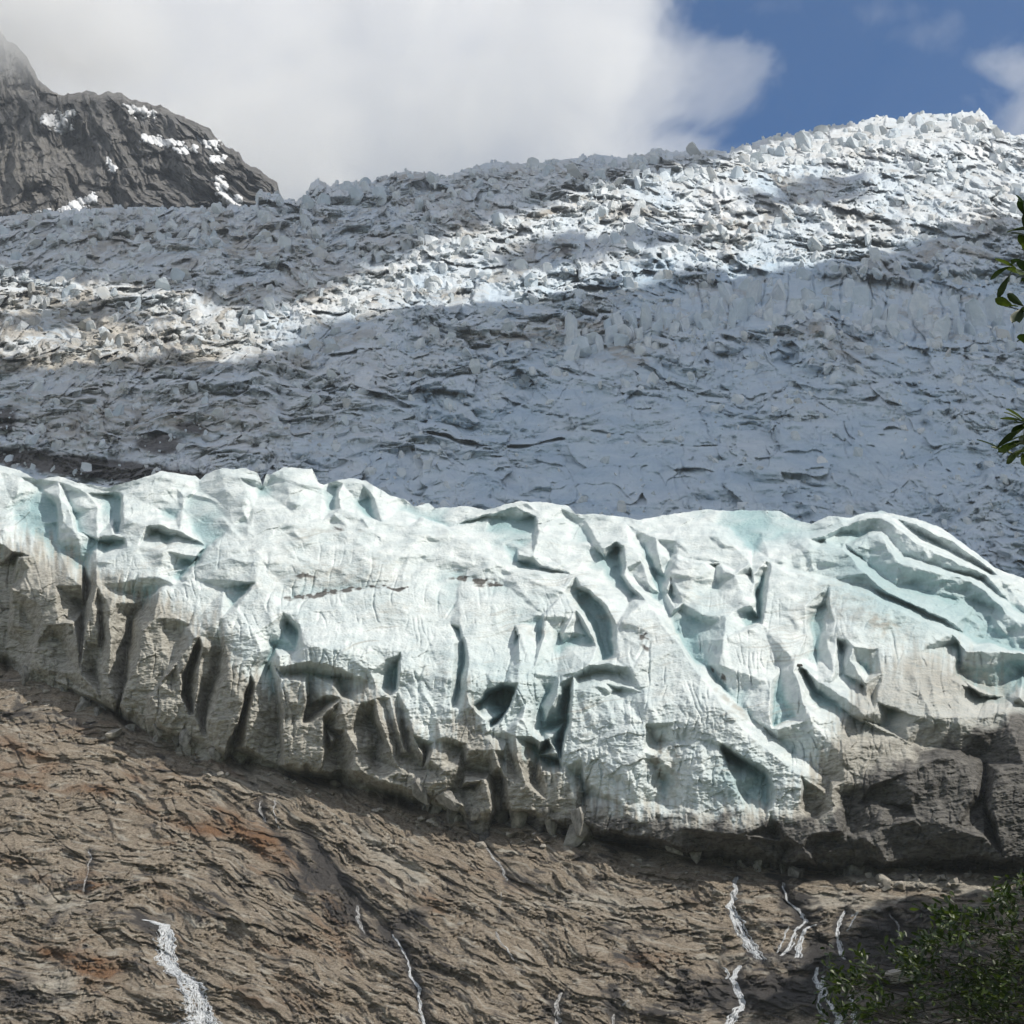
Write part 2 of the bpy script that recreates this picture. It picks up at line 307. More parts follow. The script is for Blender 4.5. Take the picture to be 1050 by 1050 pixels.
 [(578, 608, 5), (590, 625, 5), (600, 636, 7), (606, 650, 6), (612, 664, 2)], [(596, 602, 7), (606, 606, 9), (622, 620, 10), (632, 642, 11), (632, 660, 10), (630, 675, 8)],
 [(594, 636, -5), (602, 650, -8), (608, 658, -6)],
 # the diagonal bright spine
 [(640, 590, 8), (662, 615, 10), (680, 640, 12), (700, 665, 13), (716, 690, 13), (740, 722, 13), (762, 748, 13), (790, 772, 11), (820, 795, 8), (850, 815, 4)],
 [(645, 586, 0), (668, 608, -4), (688, 632, -6), (706, 658, -8), (724, 682, -8), (748, 712, -7), (770, 736, -6), (800, 760, -5), (850, 800, -4)],
 [(620, 700, 7), (660, 710, 10), (700, 740, 12), (740, 762, 13), (788, 790, 9)],
 [(742, 770, -10), (756, 778, -14), (784, 796, -12), (786, 825, -6), (762, 815, -8)], [(738, 766, 9), (752, 800, 5), (764, 826, 4)], [(790, 796, 6), (796, 815, 6), (790, 832, 5)],
 # towers behind the spine
 [(620, 562, 4), (632, 556, 8), (645, 558, 9), (658, 575, 8), (666, 600, 6)], [(622, 575, -8), (632, 562, -12), (634, 590, -12), (650, 610, -8)], [(640, 560, 9), (642, 580, 10), (650, 604, 6)], [(660, 560, -7), (672, 590, -12), (688, 612, -10)],
 [(672, 552, 6), (676, 575, 8), (684, 600, 5)], [(690, 566, -6), (680, 590, -6), (678, 608, -6)], [(694, 572, 9), (688, 590, 9), (684, 605, 7), (692, 625, 5)],
 [(692, 555, 6), (715, 550, 9), (740, 550, 9), (755, 562, 7), (768, 574, 6), (772, 590, 6)], [(694, 568, 3), (710, 575, 2), (740, 578, 2), (752, 585, 2)], [(696, 574, 10), (720, 577, 12), (740, 582, 11), (754, 590, 9), (762, 612, 8)],
 [(733, 580, -4), (736, 600, -5), (738, 612, 0)], [(700, 618, 5), (720, 630, 6), (742, 632, 8)], [(698, 626, -6), (712, 636, -8), (730, 640, -4)], [(700, 660, -8), (712, 676, -9)],
 [(744, 634, 9), (742, 655, 9), (738, 682, 8)], [(755, 625, 4), (770, 622, 7), (782, 640, 6), (815, 678, 8)],
 [(790, 575, 5), (782, 592, -10), (776, 612, -18), (778, 634, -14)], [(768, 578, 8), (774, 600, 5), (776, 630, 0)], [(786, 576, 6), (790, 580, 8), (786, 610, 9), (782, 636, 7)],
 # right: saw-toothed crests
 [(700, 530, -2), (750, 540, -6), (800, 545, -6), (830, 545, -3)], [(770, 590, -8), (772, 560, -9), (780, 545, -6)],
 [(812, 568, 5), (828, 552, 9), (845, 549, 10), (850, 562, 8)], [(842, 555, -5), (858, 548, -6), (862, 560, -4)],
 [(807, 588, 10), (825, 589, 11), (849, 599, 12), (872, 604, 12), (895, 612, 12), (912, 622, 11), (929, 630, 11), (955, 640, 9), (975, 649, 6)],
 [(812, 583, 0), (850, 592, 0), (895, 604, -3), (930, 620, -5), (960, 634, -4), (978, 644, -2)],
 [(836, 564, 9), (864, 563, 11), (876, 574, 11), (887, 588, 12), (900, 600, 11), (914, 609, 11), (929, 617, 10), (963, 632, 8), (980, 642, 4)],
 [(840, 559, 0), (866, 557, -2), (892, 580, -5), (918, 601, -6), (935, 609, -5), (968, 624, -3)],
 [(870, 560, 8), (890, 550, 11), (902, 549, 12), (912, 560, 11), (921, 576, 12), (940, 582, 12), (963, 588, 12), (985, 592, 11), (1003, 600, 11), (1020, 615, 11), (1032, 629, 10), (1050, 641, 9), (1120, 670, 6)],
 [(905, 545, -2), (928, 570, -5), (965, 582, -4), (1006, 594, -5), (1036, 620, -5), (1060, 634, -4)],
 [(866, 540, 7), (880, 533, 11), (902, 530, 12), (916, 538, 12), (933, 552, 12), (955, 565, 12), (978, 575, 11), (1000, 584, 11), (1014, 592, 9)],
 [(886, 528, -2), (906, 526, -2), (922, 534, -3), (940, 546, -4), (982, 568, -4), (1016, 588, -2)],
 [(915, 532, 8), (940, 538, 11), (960, 549, 11), (978, 556, 11), (1000, 572, 10), (1024, 590, 8)], [(945, 534, 2), (980, 550, 0), (1004, 566, 0)],
 [(872, 545, -7), (880, 552, -9), (892, 544, -6)], [(930, 600, -6), (960, 610, -9), (1000, 618, -9), (1018, 625, -6)], [(990, 650, -10), (1010, 655, -14), (1040, 665, -12), (1090, 680, -10)],
 [(978, 652, 6), (990, 668, 8), (1020, 668, 9), (1050, 670, 8)], [(982, 660, -8), (984, 690, -12), (996, 708, -10)],
 [(800, 640, 3), (812, 615, 9), (826, 622, 8), (828, 650, 5)], [(834, 640, -10), (838, 625, -10), (846, 620, -6), (836, 670, -8)], [(850, 620, 8), (856, 640, 6), (848, 660, 5)],
 [(862, 662, -8), (864, 690, -8)], [(868, 656, 9), (876, 664, 10), (872, 676, 7), (888, 700, 8), (890, 716, 6)], [(858, 655, 5), (856, 690, 6), (850, 700, 5)],
 [(880, 680, -7), (892, 690, -9), (886, 705, -8)], [(900, 665, 7), (912, 680, 9), (904, 690, 7)], [(920, 640, 5), (940, 670, 6), (975, 695, 6), (985, 715, 6)], [(900, 720, 6), (940, 735, 7), (980, 735, 7), (990, 725, 5)],
 [(982, 735, 9), (984, 702, 9), (996, 706, 10), (1010, 712, 8)], [(1000, 700, -18), (1020, 705, -22), (1050, 690, -22)], [(1005, 715, -12), (1030, 715, -14), (1060, 730, -12)], [(1008, 735, 8), (1030, 728, 8), (1045, 715, 9)],
 # wedge and lower right
 [(814, 688, 9), (820, 702, 10), (826, 725, 10), (832, 740, 9)], [(800, 688, -3), (796, 715, -10), (794, 744, -12), (812, 735, -9)], [(790, 700, 5), (788, 735, 5), (792, 748, 6), (826, 740, 8)],
 [(825, 690, -8), (838, 712, -14), (855, 722, -12), (880, 740, -8)], [(818, 682, 7), (840, 700, 8), (860, 712, 7), (876, 722, 9), (886, 735, 8), (896, 730, 6)], [(894, 716, -6), (912, 728, -8), (908, 745, -8)],
 [(866, 770, 6), (870, 785, 6), (869, 800, 4)], [(840, 740, 7), (860, 770, 6), (880, 795, 4)], [(880, 736, 3), (930, 760, 0), (950, 765, -4), (985, 770, -6)],
 [(892, 806, 6), (930, 792, 9), (965, 776, 11), (975, 790, 8), (955, 810, 4), (935, 826, 6)], [(894, 810, -6), (900, 822, -6), (935, 830, -6)], [(975, 775, 10), (990, 790, 8), (1000, 815, 6)], [(1010, 780, -14), (1008, 820, -16), (1020, 860, -16)],
 [(1022, 790, 9), (1050, 784, 8), (1090, 790, 6)], [(1014, 830, 9), (1020, 840, 9), (1030, 880, 6)], [(940, 840, 8), (980, 850, 10), (1010, 860, 7)], [(905, 830, 6), (902, 850, 8), (910, 885, 6)],
 [(826, 806, -6), (828, 830, -10), (836, 836, -10), (850, 812, -8)], [(853, 808, 7), (854, 830, 7), (840, 842, 6)], [(822, 804, 7), (820, 828, 6), (828, 840, 6)], [(866, 816, -6), (868, 826, -6), (880, 824, -4)],
 # foot: slabs and overhangs
 [(700, 848, 12), (760, 856, 12), (820, 866, 12), (832, 880, 8)], [(740, 880, -14), (800, 886, -14), (840, 890, -14)], [(784, 845, 6), (792, 855, -10), (806, 868, -12)], [(808, 858, 9), (822, 868, 9)],
 [(834, 855, 10), (860, 852, 12), (890, 862, 12), (904, 872, 10)], [(836, 868, 0), (870, 872, -2), (895, 880, -2)], [(836, 894, -14), (880, 896, -16), (900, 893, -12)], [(850, 858, -6), (872, 852, -8), (882, 862, 2)],
 [(614, 864, 6), (640, 856, 12), (680, 862, 12), (700, 870, 9)], [(616, 870, -16), (650, 868, -18), (690, 880, -16), (730, 888, -16)], [(590, 838, 6), (650, 842, 9), (700, 842, 9)],
 [(930, 880, -4), (980, 885, -8), (1030, 890, -10)],
 # pillars and blocks in the middle foot
 [(445, 735, 6), (462, 728, 10), (483, 724, 12), (498, 738, 11), (500, 750, 10)], [(446, 760, 4), (455, 755, 8), (478, 762, 7), (495, 755, 8)], [(440, 780, 9), (455, 790, 10), (470, 786, 9)], [(480, 770, 9), (505, 768, 11), (512, 785, 9), (490, 800, 8)],
 [(430, 800, 5), (445, 804, 9), (462, 800, 8)], [(474, 768, -8), (476, 790, -9), (470, 810, -10), (486, 806, -12)], [(436, 770, -8), (432, 790, -8)], [(508, 800, -20), (512, 830, -24), (526, 838, -20)], [(500, 792, -10), (515, 800, -14)],
 [(518, 750, 6), (530, 740, 12), (536, 737, 13), (546, 755, 10)], [(516, 770, 6), (520, 800, 7), (524, 830, 6)], [(528, 755, 11), (532, 780, 12), (538, 805, 10), (545, 830, 6)], [(526, 790, -2), (520, 760, -2), (516, 780, -6)],
 [(548, 765, -10), (552, 775, -10), (546, 800, -10)], [(554, 760, 9), (562, 758, 12), (570, 772, 11), (578, 792, 9), (590, 822, 7)], [(556, 790, 7), (562, 820, 7), (560, 838, 5)],
 [(476, 803, 8), (496, 800, 12), (503, 826, 9), (502, 846, 6)], [(450, 815, 5), (474, 826, 8), (480, 840, 5)], [(478, 826, -2), (490, 812, 3)], [(356, 800, -14), (400, 815, -16), (440, 828, -16), (470, 838, -12)],
 [(300, 795, -12), (340, 800, -14)], [(360, 788, 6), (390, 800, 6), (430, 812, 4)],
]
TX0, TY0, TS = -130, 430, 1.0
OFF = tin(TL, TX0, TY0, 1160, 940, TS)
OFF = 0.25 * blur(OFF, 1) + 0.75 * OFF

ICE_DIRT = [(-500, 540), (0, 552), (60, 566), (100, 585), (130, 600), (165, 612), (200, 640), (232, 655), (255, 700), (290, 698), (350, 706), (384, 712), (400, 722), (440, 765), (482, 724), (500, 760), (545, 770), (580, 800), (600, 818), (640, 830), (700, 836), (760, 838), (810, 832), (830, 790), (858, 740), (880, 690), (930, 660), (985, 668), (1050, 705), (1560, 760)]
ICE_ROCK_SHADE = [(-500, 760), (0, 830), (400, 850), (500, 838), (580, 835), (640, 838), (700, 842), (780, 842), (850, 842), (875, 800), (900, 790), (950, 772), (990, 752), (1050, 728), (1560, 740)]  # debris band; at lower right its dark colour also stands in for shade
def cave(px):
    return np.clip(gmask(px, px * 0, [(128, 0, 15, 9, 0, 1.2), (250, 0, 16, 9, 0, .7), (330, 0, 34, 9, 0, 1.2), (410, 0, 24, 9, 0, 1.1), (518, 0, 12, 9, 0, 1.1), (640, 0, 30, 9, 0, 1.2), (735, 0, 30, 9, 0, 1.0), (850, 0, 50, 9, 0, 1.3), (990, 0, 50, 9, 0, 1.0), (8, 0, 12, 9, 0, .9)]) * (0.75 + 0.9 * fbm(px / 16, px * 0 + 3, 70, 3)), 0, 1)
def build_ice():
    U = axis(-480, 1500, -60, 1110, 0.8); nx = len(U)
    t = np.concatenate([np.linspace(-0.12, 0, 30, endpoint=False), np.linspace(0, 1, 560)])
    yf = line(U, FOOT); yc = line(U, CREST)
    ycs = smooth1(yc, 60); yfs = smooth1(yf, 60)
    yc = yc + 1.3 * fbm(U / 9.0, U * 0 + 3, 5, 4); yf = yf + 5 * fbm(U / 20.0, U * 0 + 8, 6, 5) + 4 * (cells(U / 26.0, U * 0 + 0.5, 69)[2] - 0.5)
    px = np.repeat(U[None], len(t), 0); tt0 = np.repeat(t[:, None], nx, 1)
    lo_ = yfs - 14; hi_ = ycs + 26
    py = np.where(tt0 < 0.05, yf + (lo_ - yf) * tt0 / 0.05, np.where(tt0 < 0.9, lo_ + (hi_ - lo_) * (tt0 - 0.05) / 0.85, hi_ + (yc - hi_) * (tt0 - 0.9) / 0.1))
    tt = (yfs - py) / (yfs - ycs)
    run = np.interp(tt, [-0.12, 0, 0.1, 0.25, 0.45, 0.7, 0.9, 1.0, 1.1], [-2, 0, 1.5, 5.5, 14, 34, 56, 70, 86])
    hgt = np.clip((yfs - ycs) / 330.0, 0.15, 1.3)
    d0 = smooth1(foot_d(U), 60)[None] - 2.0 + run * hgt[None]
    o = sample(OFF, TX0, TY0, TS, px + 2.2 * fbm(px / 13, py / 18, 87, 3), py + 2.2 * fbm(px / 16, py / 14, 88, 3))
    edge = sm(-120, -40, px) * (1 - sm(1080, 1150, px))
    far = 1 - edge
    o = 2.25 * o * edge + far * 14 * ridged(px / 60, py / 90, 31, 4)
    wx = px + 9 * fbm(px / 60, py / 60, 41, 3); wy = py + 9 * fbm(px / 60, py / 60, 42, 3)
    low = sm(0.75, 0.1, tt)                      # dirty, broken foot
    # medium and small relief
    o = o + 6.0 * fbm(wx / 60, wy / 38, 43, 2) + 1.6 * ridged(wx / 30, wy / 15, 44, 3) * (0.4 + low)
    o = o + 1.3 * facets(wx / 20, wy / 13, 45, 1.6, 1.0, 0, .15) * (0.25 + 1.1 * low)
    o = o + 0.8 * facets(wx / 8, wy / 5.5, 46, 1.4, 0.9, 0, .15) * (0.05 + 1.0 * low)
    # fluted lower face, knobbly back
    fl = sm(0.72, 0.45, tt); bk = sm(0.55, 0.8, tt)
    o = o + fl * (4.0 * ridged((wx + 10 * fbm(px / 30, py / 30, 91, 3)) / 34, wy / 120, 92, 3) + 2.0 * (0.3 + low) * ridged((wx + 0.2 * wy) / 13, wy / 60, 93, 3)) + bk * (3.0 * ridged((wx + wy) / 50, (wy - 0.3 * wx) / 26, 94, 2) + 1.0 * facets((wx + .6 * wy) / 38, wy / 22, 95, 1.8, 0.3, -.4, 0.0) + 7 * fbm((wx + wy) / 30, wy / 16, 89, 2))
    slot = np.clip(1 - np.abs(perlin((wx + 0.12 * wy) / 17, wy / 75, 86)) * 9, 0, 1) * sm(0.0, 0.3, fbm(px / 45, py / 45, 85, 2)) * sm(0.85, 0.6, tt)
    slo2 = np.clip(1 - np.abs(perlin((wx - 0.1 * wy) / 9, wy / 40, 84)) * 6, 0, 1) * sm(0.05, 0.35, fbm(px / 35, py / 30, 83, 2))
    o = o - 4.5 * slot - 3.0 * slo2 * sm(0.9, 0.5, tt) 
    fin = np.clip(1 - np.abs(perlin((wx + 0.8 * wy) / 60, (wy - 0.45 * wx) / 27, 76)) * 3.2, 0, 1) * sm(-0.1, 0.25, fbm(px / 45, py / 35, 75, 2)) * sm(0.5, 0.7, tt)
    fi2 = np.clip(1 - np.abs(perlin((wx - 0.25 * wy) / 24, wy / 95, 74)) * 2.6, 0, 1) * sm(-0.15, 0.25, fbm(px / 55, py / 45, 73, 2)) * sm(0.8, 0.55, tt)
    calm = 1 - 0.8 * np.clip(gmask(px + 20 * fbm(px / 50, py / 50, 68, 2), py, [(390, 600, 190, 42, 3, 1.0), (470, 640, 110, 30, 0, .8), (690, 700, 30, 90, -45, .7), (760, 590, 40, 20, 0, .5), (900, 630, 80, 22, 30, .6), (640, 760, 60, 50, 0, .4)]), 0, 1)
    o = o + (5.5 * fin + 4.5 * fi2) * calm
    # melt layers: fine steps running along the ice, sagging with the warp
    q = wy + 0.18 * wx + 7 * fbm(px / 120, py / 120, 47, 2)
    lay = fbm(wx / 70, q / 5.0, 48, 3); o = o + 1.5 * lay * (0.25 + 0.75 * low) + 0.9 * np.abs(perlin(wx / 40, q / 2.6, 49)) * (0.3 + 0.7 * low)
    o = o + (0.35 + 0.9 * low) * fbm(px / 4.5, py / 3.6, 50, 3) + 0.45 * (0.5 + low) * (1 - np.abs(perlin(px / 5.5, py / 3.2, 51)) * 2) 
    # the crest keeps its place, the toe is undercut
    under = sm(0.035, 0.0, tt) 
    under = sm(16, 0, yf[None] - py)
    cav = cave(px) * sm(18 + 12 * fbm(px / 14, py / 30, 80, 3), 7, yf[None] - py)
    d = d0 - o * MPP * d0 + 7.5 * cav + under * 4.0 * (0.6 + 0.8 * (fbm(px / 30, px * 0, 54, 3)))
    P = place(px, py, d)
    dirt_shade = sm(-34, 34, py - line(px, ICE_DIRT) + 22 * fbm(px / 26, py / 34, 55, 4) + 10 * fbm(px / 5, py / 34, 56, 3) * 3.6)
    dirt_shade = dirt_shade * (1 - 0.35 * sm(820, 900, px) * sm(790, 730, py))
    rock = sm(-22, 20, py - line(px, ICE_ROCK_SHADE) + 22 * fbm(px / 28, py / 20, 57, 4))
    dirt_shade = np.maximum(dirt_shade, gmask(px, py, [(676, 780, 12, 30, 3, .8), (692, 790, 7, 34, 3, .6), (330, 590, 110, 22, -4, .32), (420, 625, 90, 14, 6, .25), (700, 600, 40, 30, 0, .2), (560, 560, 80, 10, 0, .2), (860, 620, 60, 40, 20, .3), (450, 690, 40, 40, 0, .25), (560, 650, 60, 6, 4, .35), (640, 640, 50, 5, 20, .3), (905, 640, 40, 14, 28, .5), (330, 545, 60, 5, 0, .3), (690, 720, 8, 70, -52, .25), (750, 721, 4, 40, -50, .5)]) * (0.5 + 0.9 * sm(-0.2, 0.3, fbm(px / 9, py / 7, 58, 3))))
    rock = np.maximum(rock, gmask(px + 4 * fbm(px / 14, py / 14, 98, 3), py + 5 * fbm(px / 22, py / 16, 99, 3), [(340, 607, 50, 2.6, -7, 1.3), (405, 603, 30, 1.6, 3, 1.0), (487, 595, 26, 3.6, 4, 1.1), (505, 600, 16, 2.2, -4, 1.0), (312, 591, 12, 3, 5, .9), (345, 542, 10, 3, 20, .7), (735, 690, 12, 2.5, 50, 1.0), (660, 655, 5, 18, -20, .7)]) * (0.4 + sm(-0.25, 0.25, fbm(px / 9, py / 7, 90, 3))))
    stripe = fbm(wx / 70, q / 2.4, 72, 4); gr = sm(-0.1, 0.4, fbm(px / 70, py / 34, 71, 3))
    dirt_shade = np.clip(np.maximum(dirt_shade, (0.34 * sm(0.05, 0.4, stripe) + 0.26 * sm(0.1, 0.5, lay)) * (0.35 + 0.65 * gr) * sm(1.0, 0.75, tt)) + 0.16 * gr * sm(0.95, 0.75, tt), 0, 1)
    blue = np.clip(sm(1, -14, o - 7 * 0) * 0.9 + 0.25 * fbm(px / 50, py / 50, 59, 3), 0, 1)
    blue = np.maximum(blue, gmask(px, py, [(905, 600, 90, 40, 35, .8), (800, 545, 60, 14, 0, .6), (980, 620, 80, 34, 25, .8), (760, 800, 30, 28, 35, .7), (720, 645, 25, 35, 10, .5), (540, 700, 120, 40, 5, .35), (540, 790, 10, 40, 0, .7)]))
    # back side: rolls over and falls away behind the crest
    top = P[-1]; back = []
    for k in range(1, 14):
        b = top.copy(); s = k * 3.5
        b[:, 1] += s; b[:, 2] += 0.30 * s - 0.035 * s * s - 0.25
        back.append(b)
    P = np.concatenate([P, np.array(back)], 0)
    ex = lambda A: np.concatenate([A, np.repeat(A[-1:], 13, 0)], 0)
    m = NT('glacier_ice'); v = m.pos()
    n1 = m.noise(v, 0.35, 8, 0.65); n2 = m.noise(v, 2.2, 6, 0.7); n3 = m.noise(m.pos((1, 1, 4)), 0.5, 8, 0.7, 0.6)
    clean = m.mix(m.ramp(n1, 0.35, 0.65), (0.475, 0.54, 0.555), (0.675, 0.72, 0.715))
    blu = m.mix(m.ramp(n2, 0.3, 0.7), (0.22, 0.355, 0.385), (0.36, 0.49, 0.505))
    c = m.mix(m.m2('MULTIPLY', m.attr('blue'), 1.0), clean, blu)
    dr = m.mix(m.ramp(n3, 0.35, 0.66), (0.18, 0.172, 0.15), (0.46, 0.452, 0.41))
    df = m.ramp(m.m2('ADD', m.attr('dirt_shade'), m.m2('MULTIPLY', m.m2('SUBTRACT', n3, 0.5), 0.9)), 0.18, 0.9)
    c = m.mix(df, c, dr)
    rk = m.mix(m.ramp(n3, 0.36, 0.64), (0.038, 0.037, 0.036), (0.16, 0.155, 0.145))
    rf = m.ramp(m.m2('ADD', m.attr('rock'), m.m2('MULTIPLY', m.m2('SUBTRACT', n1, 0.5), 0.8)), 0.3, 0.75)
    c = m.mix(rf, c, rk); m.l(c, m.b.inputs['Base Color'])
    m.l(m.ramp(m.m2('ADD', df, n2), 0.2, 1.2, 0.38, 0.8), m.b.inputs['Roughness']); m.b.inputs['IOR'].default_value = 1.31
    b1 = m.bump(m.noise(m.pos((1, 1, 2.0)), 1.1, 9, 0.68), 0.30, 0.55); b2 = m.bump(m.vor(v, 2.6, 'SMOOTH_F1'), 0.22, 0.35, b1)
    m.l(b2, m.b.inputs['Normal'])
    o = grid_mesh('glacier_front', P, {'dirt_shade': ex(dirt_shade), 'blue': ex(blue), 'rock': ex(rock)}, m.m)
    return tag(o, kind='structure')
ice = build_ice()
# ------------------------------------------------------------------ icefall above and behind
def build_icefall():
    U = axis(-480, 1500, -50, 1100, 0.85); t = np.linspace(0, 1, 640); nx = len(U)
    yt = line(U, TOP); yt = yt + 2.2 * fbm(U / 9.0, U * 0 + 2, 61, 4) + 2.0 * np.round(1.5 * perlin(U / 6.0, U * 0 + 5, 62)); yb = 625 + 0 * U
    px = np.repeat(U[None], len(t), 0); tt = np.repeat(t[:, None], nx, 1); yts = smooth1(line(U, TOP), 40) + 34; py = np.where(tt < 0.85, yb + (yts - yb) * tt / 0.85, yts + (yt - yts) * (tt - 0.85) / 0.15)
    d0 = slope_depth(py, 0.736 + 0.02 * 0, 212.0)
    e = sm(0, 8, py - yt[None])
    ky = np.arange(60, 700, 1.0); kk = (slope_depth(ky, 0.736, 212.0) / 900.0) ** 0.55; KI = np.cumsum(kk)
    K = np.interp(py, ky, kk); gx = (px - 525) * K + 525; gy = np.interp(py, ky, KI)
    wx = gx + 30 * fbm(gx / 90, gy / 70, 63, 4); wy = gy + 34 * fbm(gx / 120, gy / 80, 64, 4)
    hi = sm(470, 330, py); smooth = gmask(px + 40 * fbm(px / 60, py / 60, 97, 3), py + 20 * fbm(px / 60, py / 60, 98, 3), [(640, 460, 210, 66, 5, 1.0), (850, 480, 230, 80, 0, .95), (800, 370, 120, 30, 0, .35), (480, 500, 100, 40, 0, .5)])
    rough = (1 - 0.82 * smooth) * (0.45 + 0.8 * sm(-0.3, 0.25, fbm(gx / 110, gy / 45, 142, 3)))
    o = 34 * fbm(wx / 120, wy / 60, 65, 3) + 10 * ridged(wx / 60, wy / 34, 94, 3)
    q = wy + 34 * fbm(gx / 200, gy / 120, 93, 2) - 0.12 * gx * sm(520, 250, py) + 0.22 * (gx - 525) * sm(380, 800, gx) * sm(500, 300, py)
    # benches: steep risers face the valley, treads lie back; worked into the slope itself at three sizes
    dq = 0
    for per, am, nx_, ny_, sd, cx_, cy_, jmp in ((50, 0.34, 110, 60, 66, 52, 34, 1.0), (19, 0.32, 42, 22, 67, 22, 14, 1.2), (8, 0.18, 18, 9, 96, 9, 6, 1.2)):
        skew = 0.35 * np.sign(perlin(gx / 90 + sd, gy / 70, sd + 5)) if sd == 67 else 0.2
        _, _, _, _, rc, _, _ = cells((wx + skew * wy) / cx_, (wy - 0.15 * wx) / cy_, sd + 300)
        tq = -q / per + 1.5 * fbm(gx / nx_, gy / ny_, sd, 4) + jmp * (rc - 0.5); dq = dq + am * per * (terr(tq, 0.72) - tq + jmp * 0.45 * (rc - 0.5))
    dq = dq / K * (0.25 + 0.75 * rough)
    # jumbled blocks, each with its own lean and its own share of grit
    x1 = (wx + 0.5 * wy) / 40; y1 = (wy - 0.1 * wx) / 19; size = sm(-0.25, 0.3, fbm(gx / 80, gy / 50, 95, 2))
    f1, f2, ba, bb, bc, ox, oy = cells(x1, y1, 68)
    o = o + (12 * (0.9 * (bc - .5) + 1.7 * ((ba - .5) * 2 * ox + ((bb - .5) * 2 - .5) * oy)) - 3 * np.clip(1 - (f2 - f1) * 5, 0, 1)) * (0.25 + 0.75 * rough) * (0.5 + 1.1 * size)
    g1, g2, ca, cb, cc, ox, oy = cells((wx - 0.3 * wy) / 16, wy / 8.5, 69)
    o = o + (6.5 * (0.9 * (cc - .5) + 1.8 * ((ca - .5) * 2 * ox + ((cb - .5) * 2 - .4) * oy)) - 1.0 * np.clip(1 - (g2 - g1) * 5, 0, 1)) * rough
    o = o + 2.8 * facets(wx / 7, wy / 4.2, 70, 1.9, 1.0, -0.3, 0.12) * (0.2 + 0.8 * rough)
    o = o + 2.4 * fbm(gx / 5, gy / 3.2, 71, 3) * (0.25 + 0.75 * rough) + 2.6 * ridged(wx / 24, q / 8, 72, 4) * (0.3 + 0.7 * rough)
    blockdirt = 0.30 * sm(0.7, 0.95, bb) + 0.30 * sm(0.65, 0.95, ca) + 0.15 * (bc - 0.5)
    # tilted slabs and long shear lines at the left
    left = sm(420, 200, px)
    o = o + left * (5.0 * ridged((wx + 2.2 * wy) / 60, (wy - 0.28 * wx) / 9, 73, 4))
    # the pale cliff of upright columns on the right
    ctop = line(px, [(560, 345), (640, 318), (700, 302), (730, 290), (790, 285), (850, 282), (900, 284), (960, 296), (1000, 302), (1100, 306)]) + 9 * fbm(px / 11, px * 0, 74, 4)
    cbot = line(px, [(560, 352), (640, 345), (700, 344), (760, 338), (800, 330), (850, 318), (880, 335), (920, 352), (960, 352), (1100, 350)])
    f = (py - ctop) / np.maximum(cbot - ctop, 4); wall = sm(640, 720, px)
    f1, f2, a, b, c_, ox, oy = cells((px + 6 * fbm(px / 20, py / 30, 75, 2)) / 24, py / 130 + 0.3, 76)
    col = 10 * (c_ - 0.5) + 9 * (a - 0.4) * ox * 2 - 9 * np.clip(1 - (f2 - f1) * 8, 0, 1)
    g1, g2, a2, b2, c2, ox2, oy2 = cells(px / 10 + 0.2 * py / 10, py / 40, 77)
    col = col + 3 * (c2 - 0.5) + 4 * (a2 - 0.5) * ox2 * 2
    m = sm(-0.06, 0.06, f) * sm(1.1, 0.95, f) * wall
    m_w = m; o = o * (1 - 0.55 * m) + m * (2.4 * col + 6)
    o = o - 12 * wall * sm(0.0, -0.06, f) * sm(-0.9, -0.05, f)
    # top ice cliff against the sky
    ct2 = yt[None]; f = (py - ct2) / 26.0; m = sm(735, 790, px) * sm(1025, 1000, px) * sm(1.25, 1.05, f)
    f1, f2, a, b, c_, ox, oy = cells(px / 17 + 0.35 * py / 17, py / 40, 78)
    m_t = m; o = o * (1 - 0.75 * m) + m * (22 * (c_ - 0.5) + 26 * (a - 0.5) * ox * 2 - 6 * np.clip(1 - (f2 - f1) * 7, 0, 1) + 14 + 3 * ridged(px / 8, py / 14, 79, 3))
    # single large seracs seen in the photograph (x, y, half width, half height, tilt, lift)
    for (x, y, rx, ry, k, h) in [(645, 213, 26, 13, 1, 16), (830, 158, 42, 10, -1, 12), (480, 244, 34, 16, 1, 16), (520, 270, 20, 10, 1, 11), (990, 240, 20, 16, 1, 14), (935, 152, 62, 12, 1, 10), (965, 160, 46, 13, 1, 14), (640, 358, 30, 26, 1, 14), (330, 196, 12, 12, 1, 12),
                                (720, 350, 22, 18, 1, 12), (782, 330, 14, 16, 1, 12), (940, 375, 30, 20, 1, 14), (1020, 385, 26, 22, 1, 16), (1000, 340, 18, 10, -1, 8), (870, 395, 34, 12, 1, 9), (150, 296, 30, 10, 1, 10), (560, 455, 30, 12, 1, 7), (690, 420, 40, 12, 1, 8), (260, 262, 24, 12, 1, 10), (480, 398, 24, 12, 1, 8)]:
        ax = (px - x) / rx + 0.25 * fbm(px / 15, py / 15, 80, 2); ay = (py - y) / ry + 0.25 * fbm(px / 15, py / 15, 81, 2)
        r = np.maximum(np.abs(ax), np.abs(ay)); mm = sm(1.05, 0.9, r)
        o = o * (1 - 0.6 * mm) + mm * (h + h * 0.5 * k * -np.abs(ax + 0.3) - h * 0.2 * ay)
    # broad gullies and bulges below
    o = o + gmask(px, py, [(665, 500, 110, 18, 4, 14), (560, 470, 60, 20, -10, 8), (860, 455, 120, 22, -5, 10), (100, 430, 110, 30, 0, 16), (310, 450, 60, 30, 0, 10)]) - gmask(px, py, [(790, 495, 50, 8, -8, 16), (170, 455, 32, 18, 0, 34), (20, 430, 30, 22, 0, 22), (190, 437, 20, 10, 10, 14), (110, 478, 120, 9, 8, 22), (570, 490, 50, 7, 0, 8), (620, 330, 50, 8, 0, 8)])
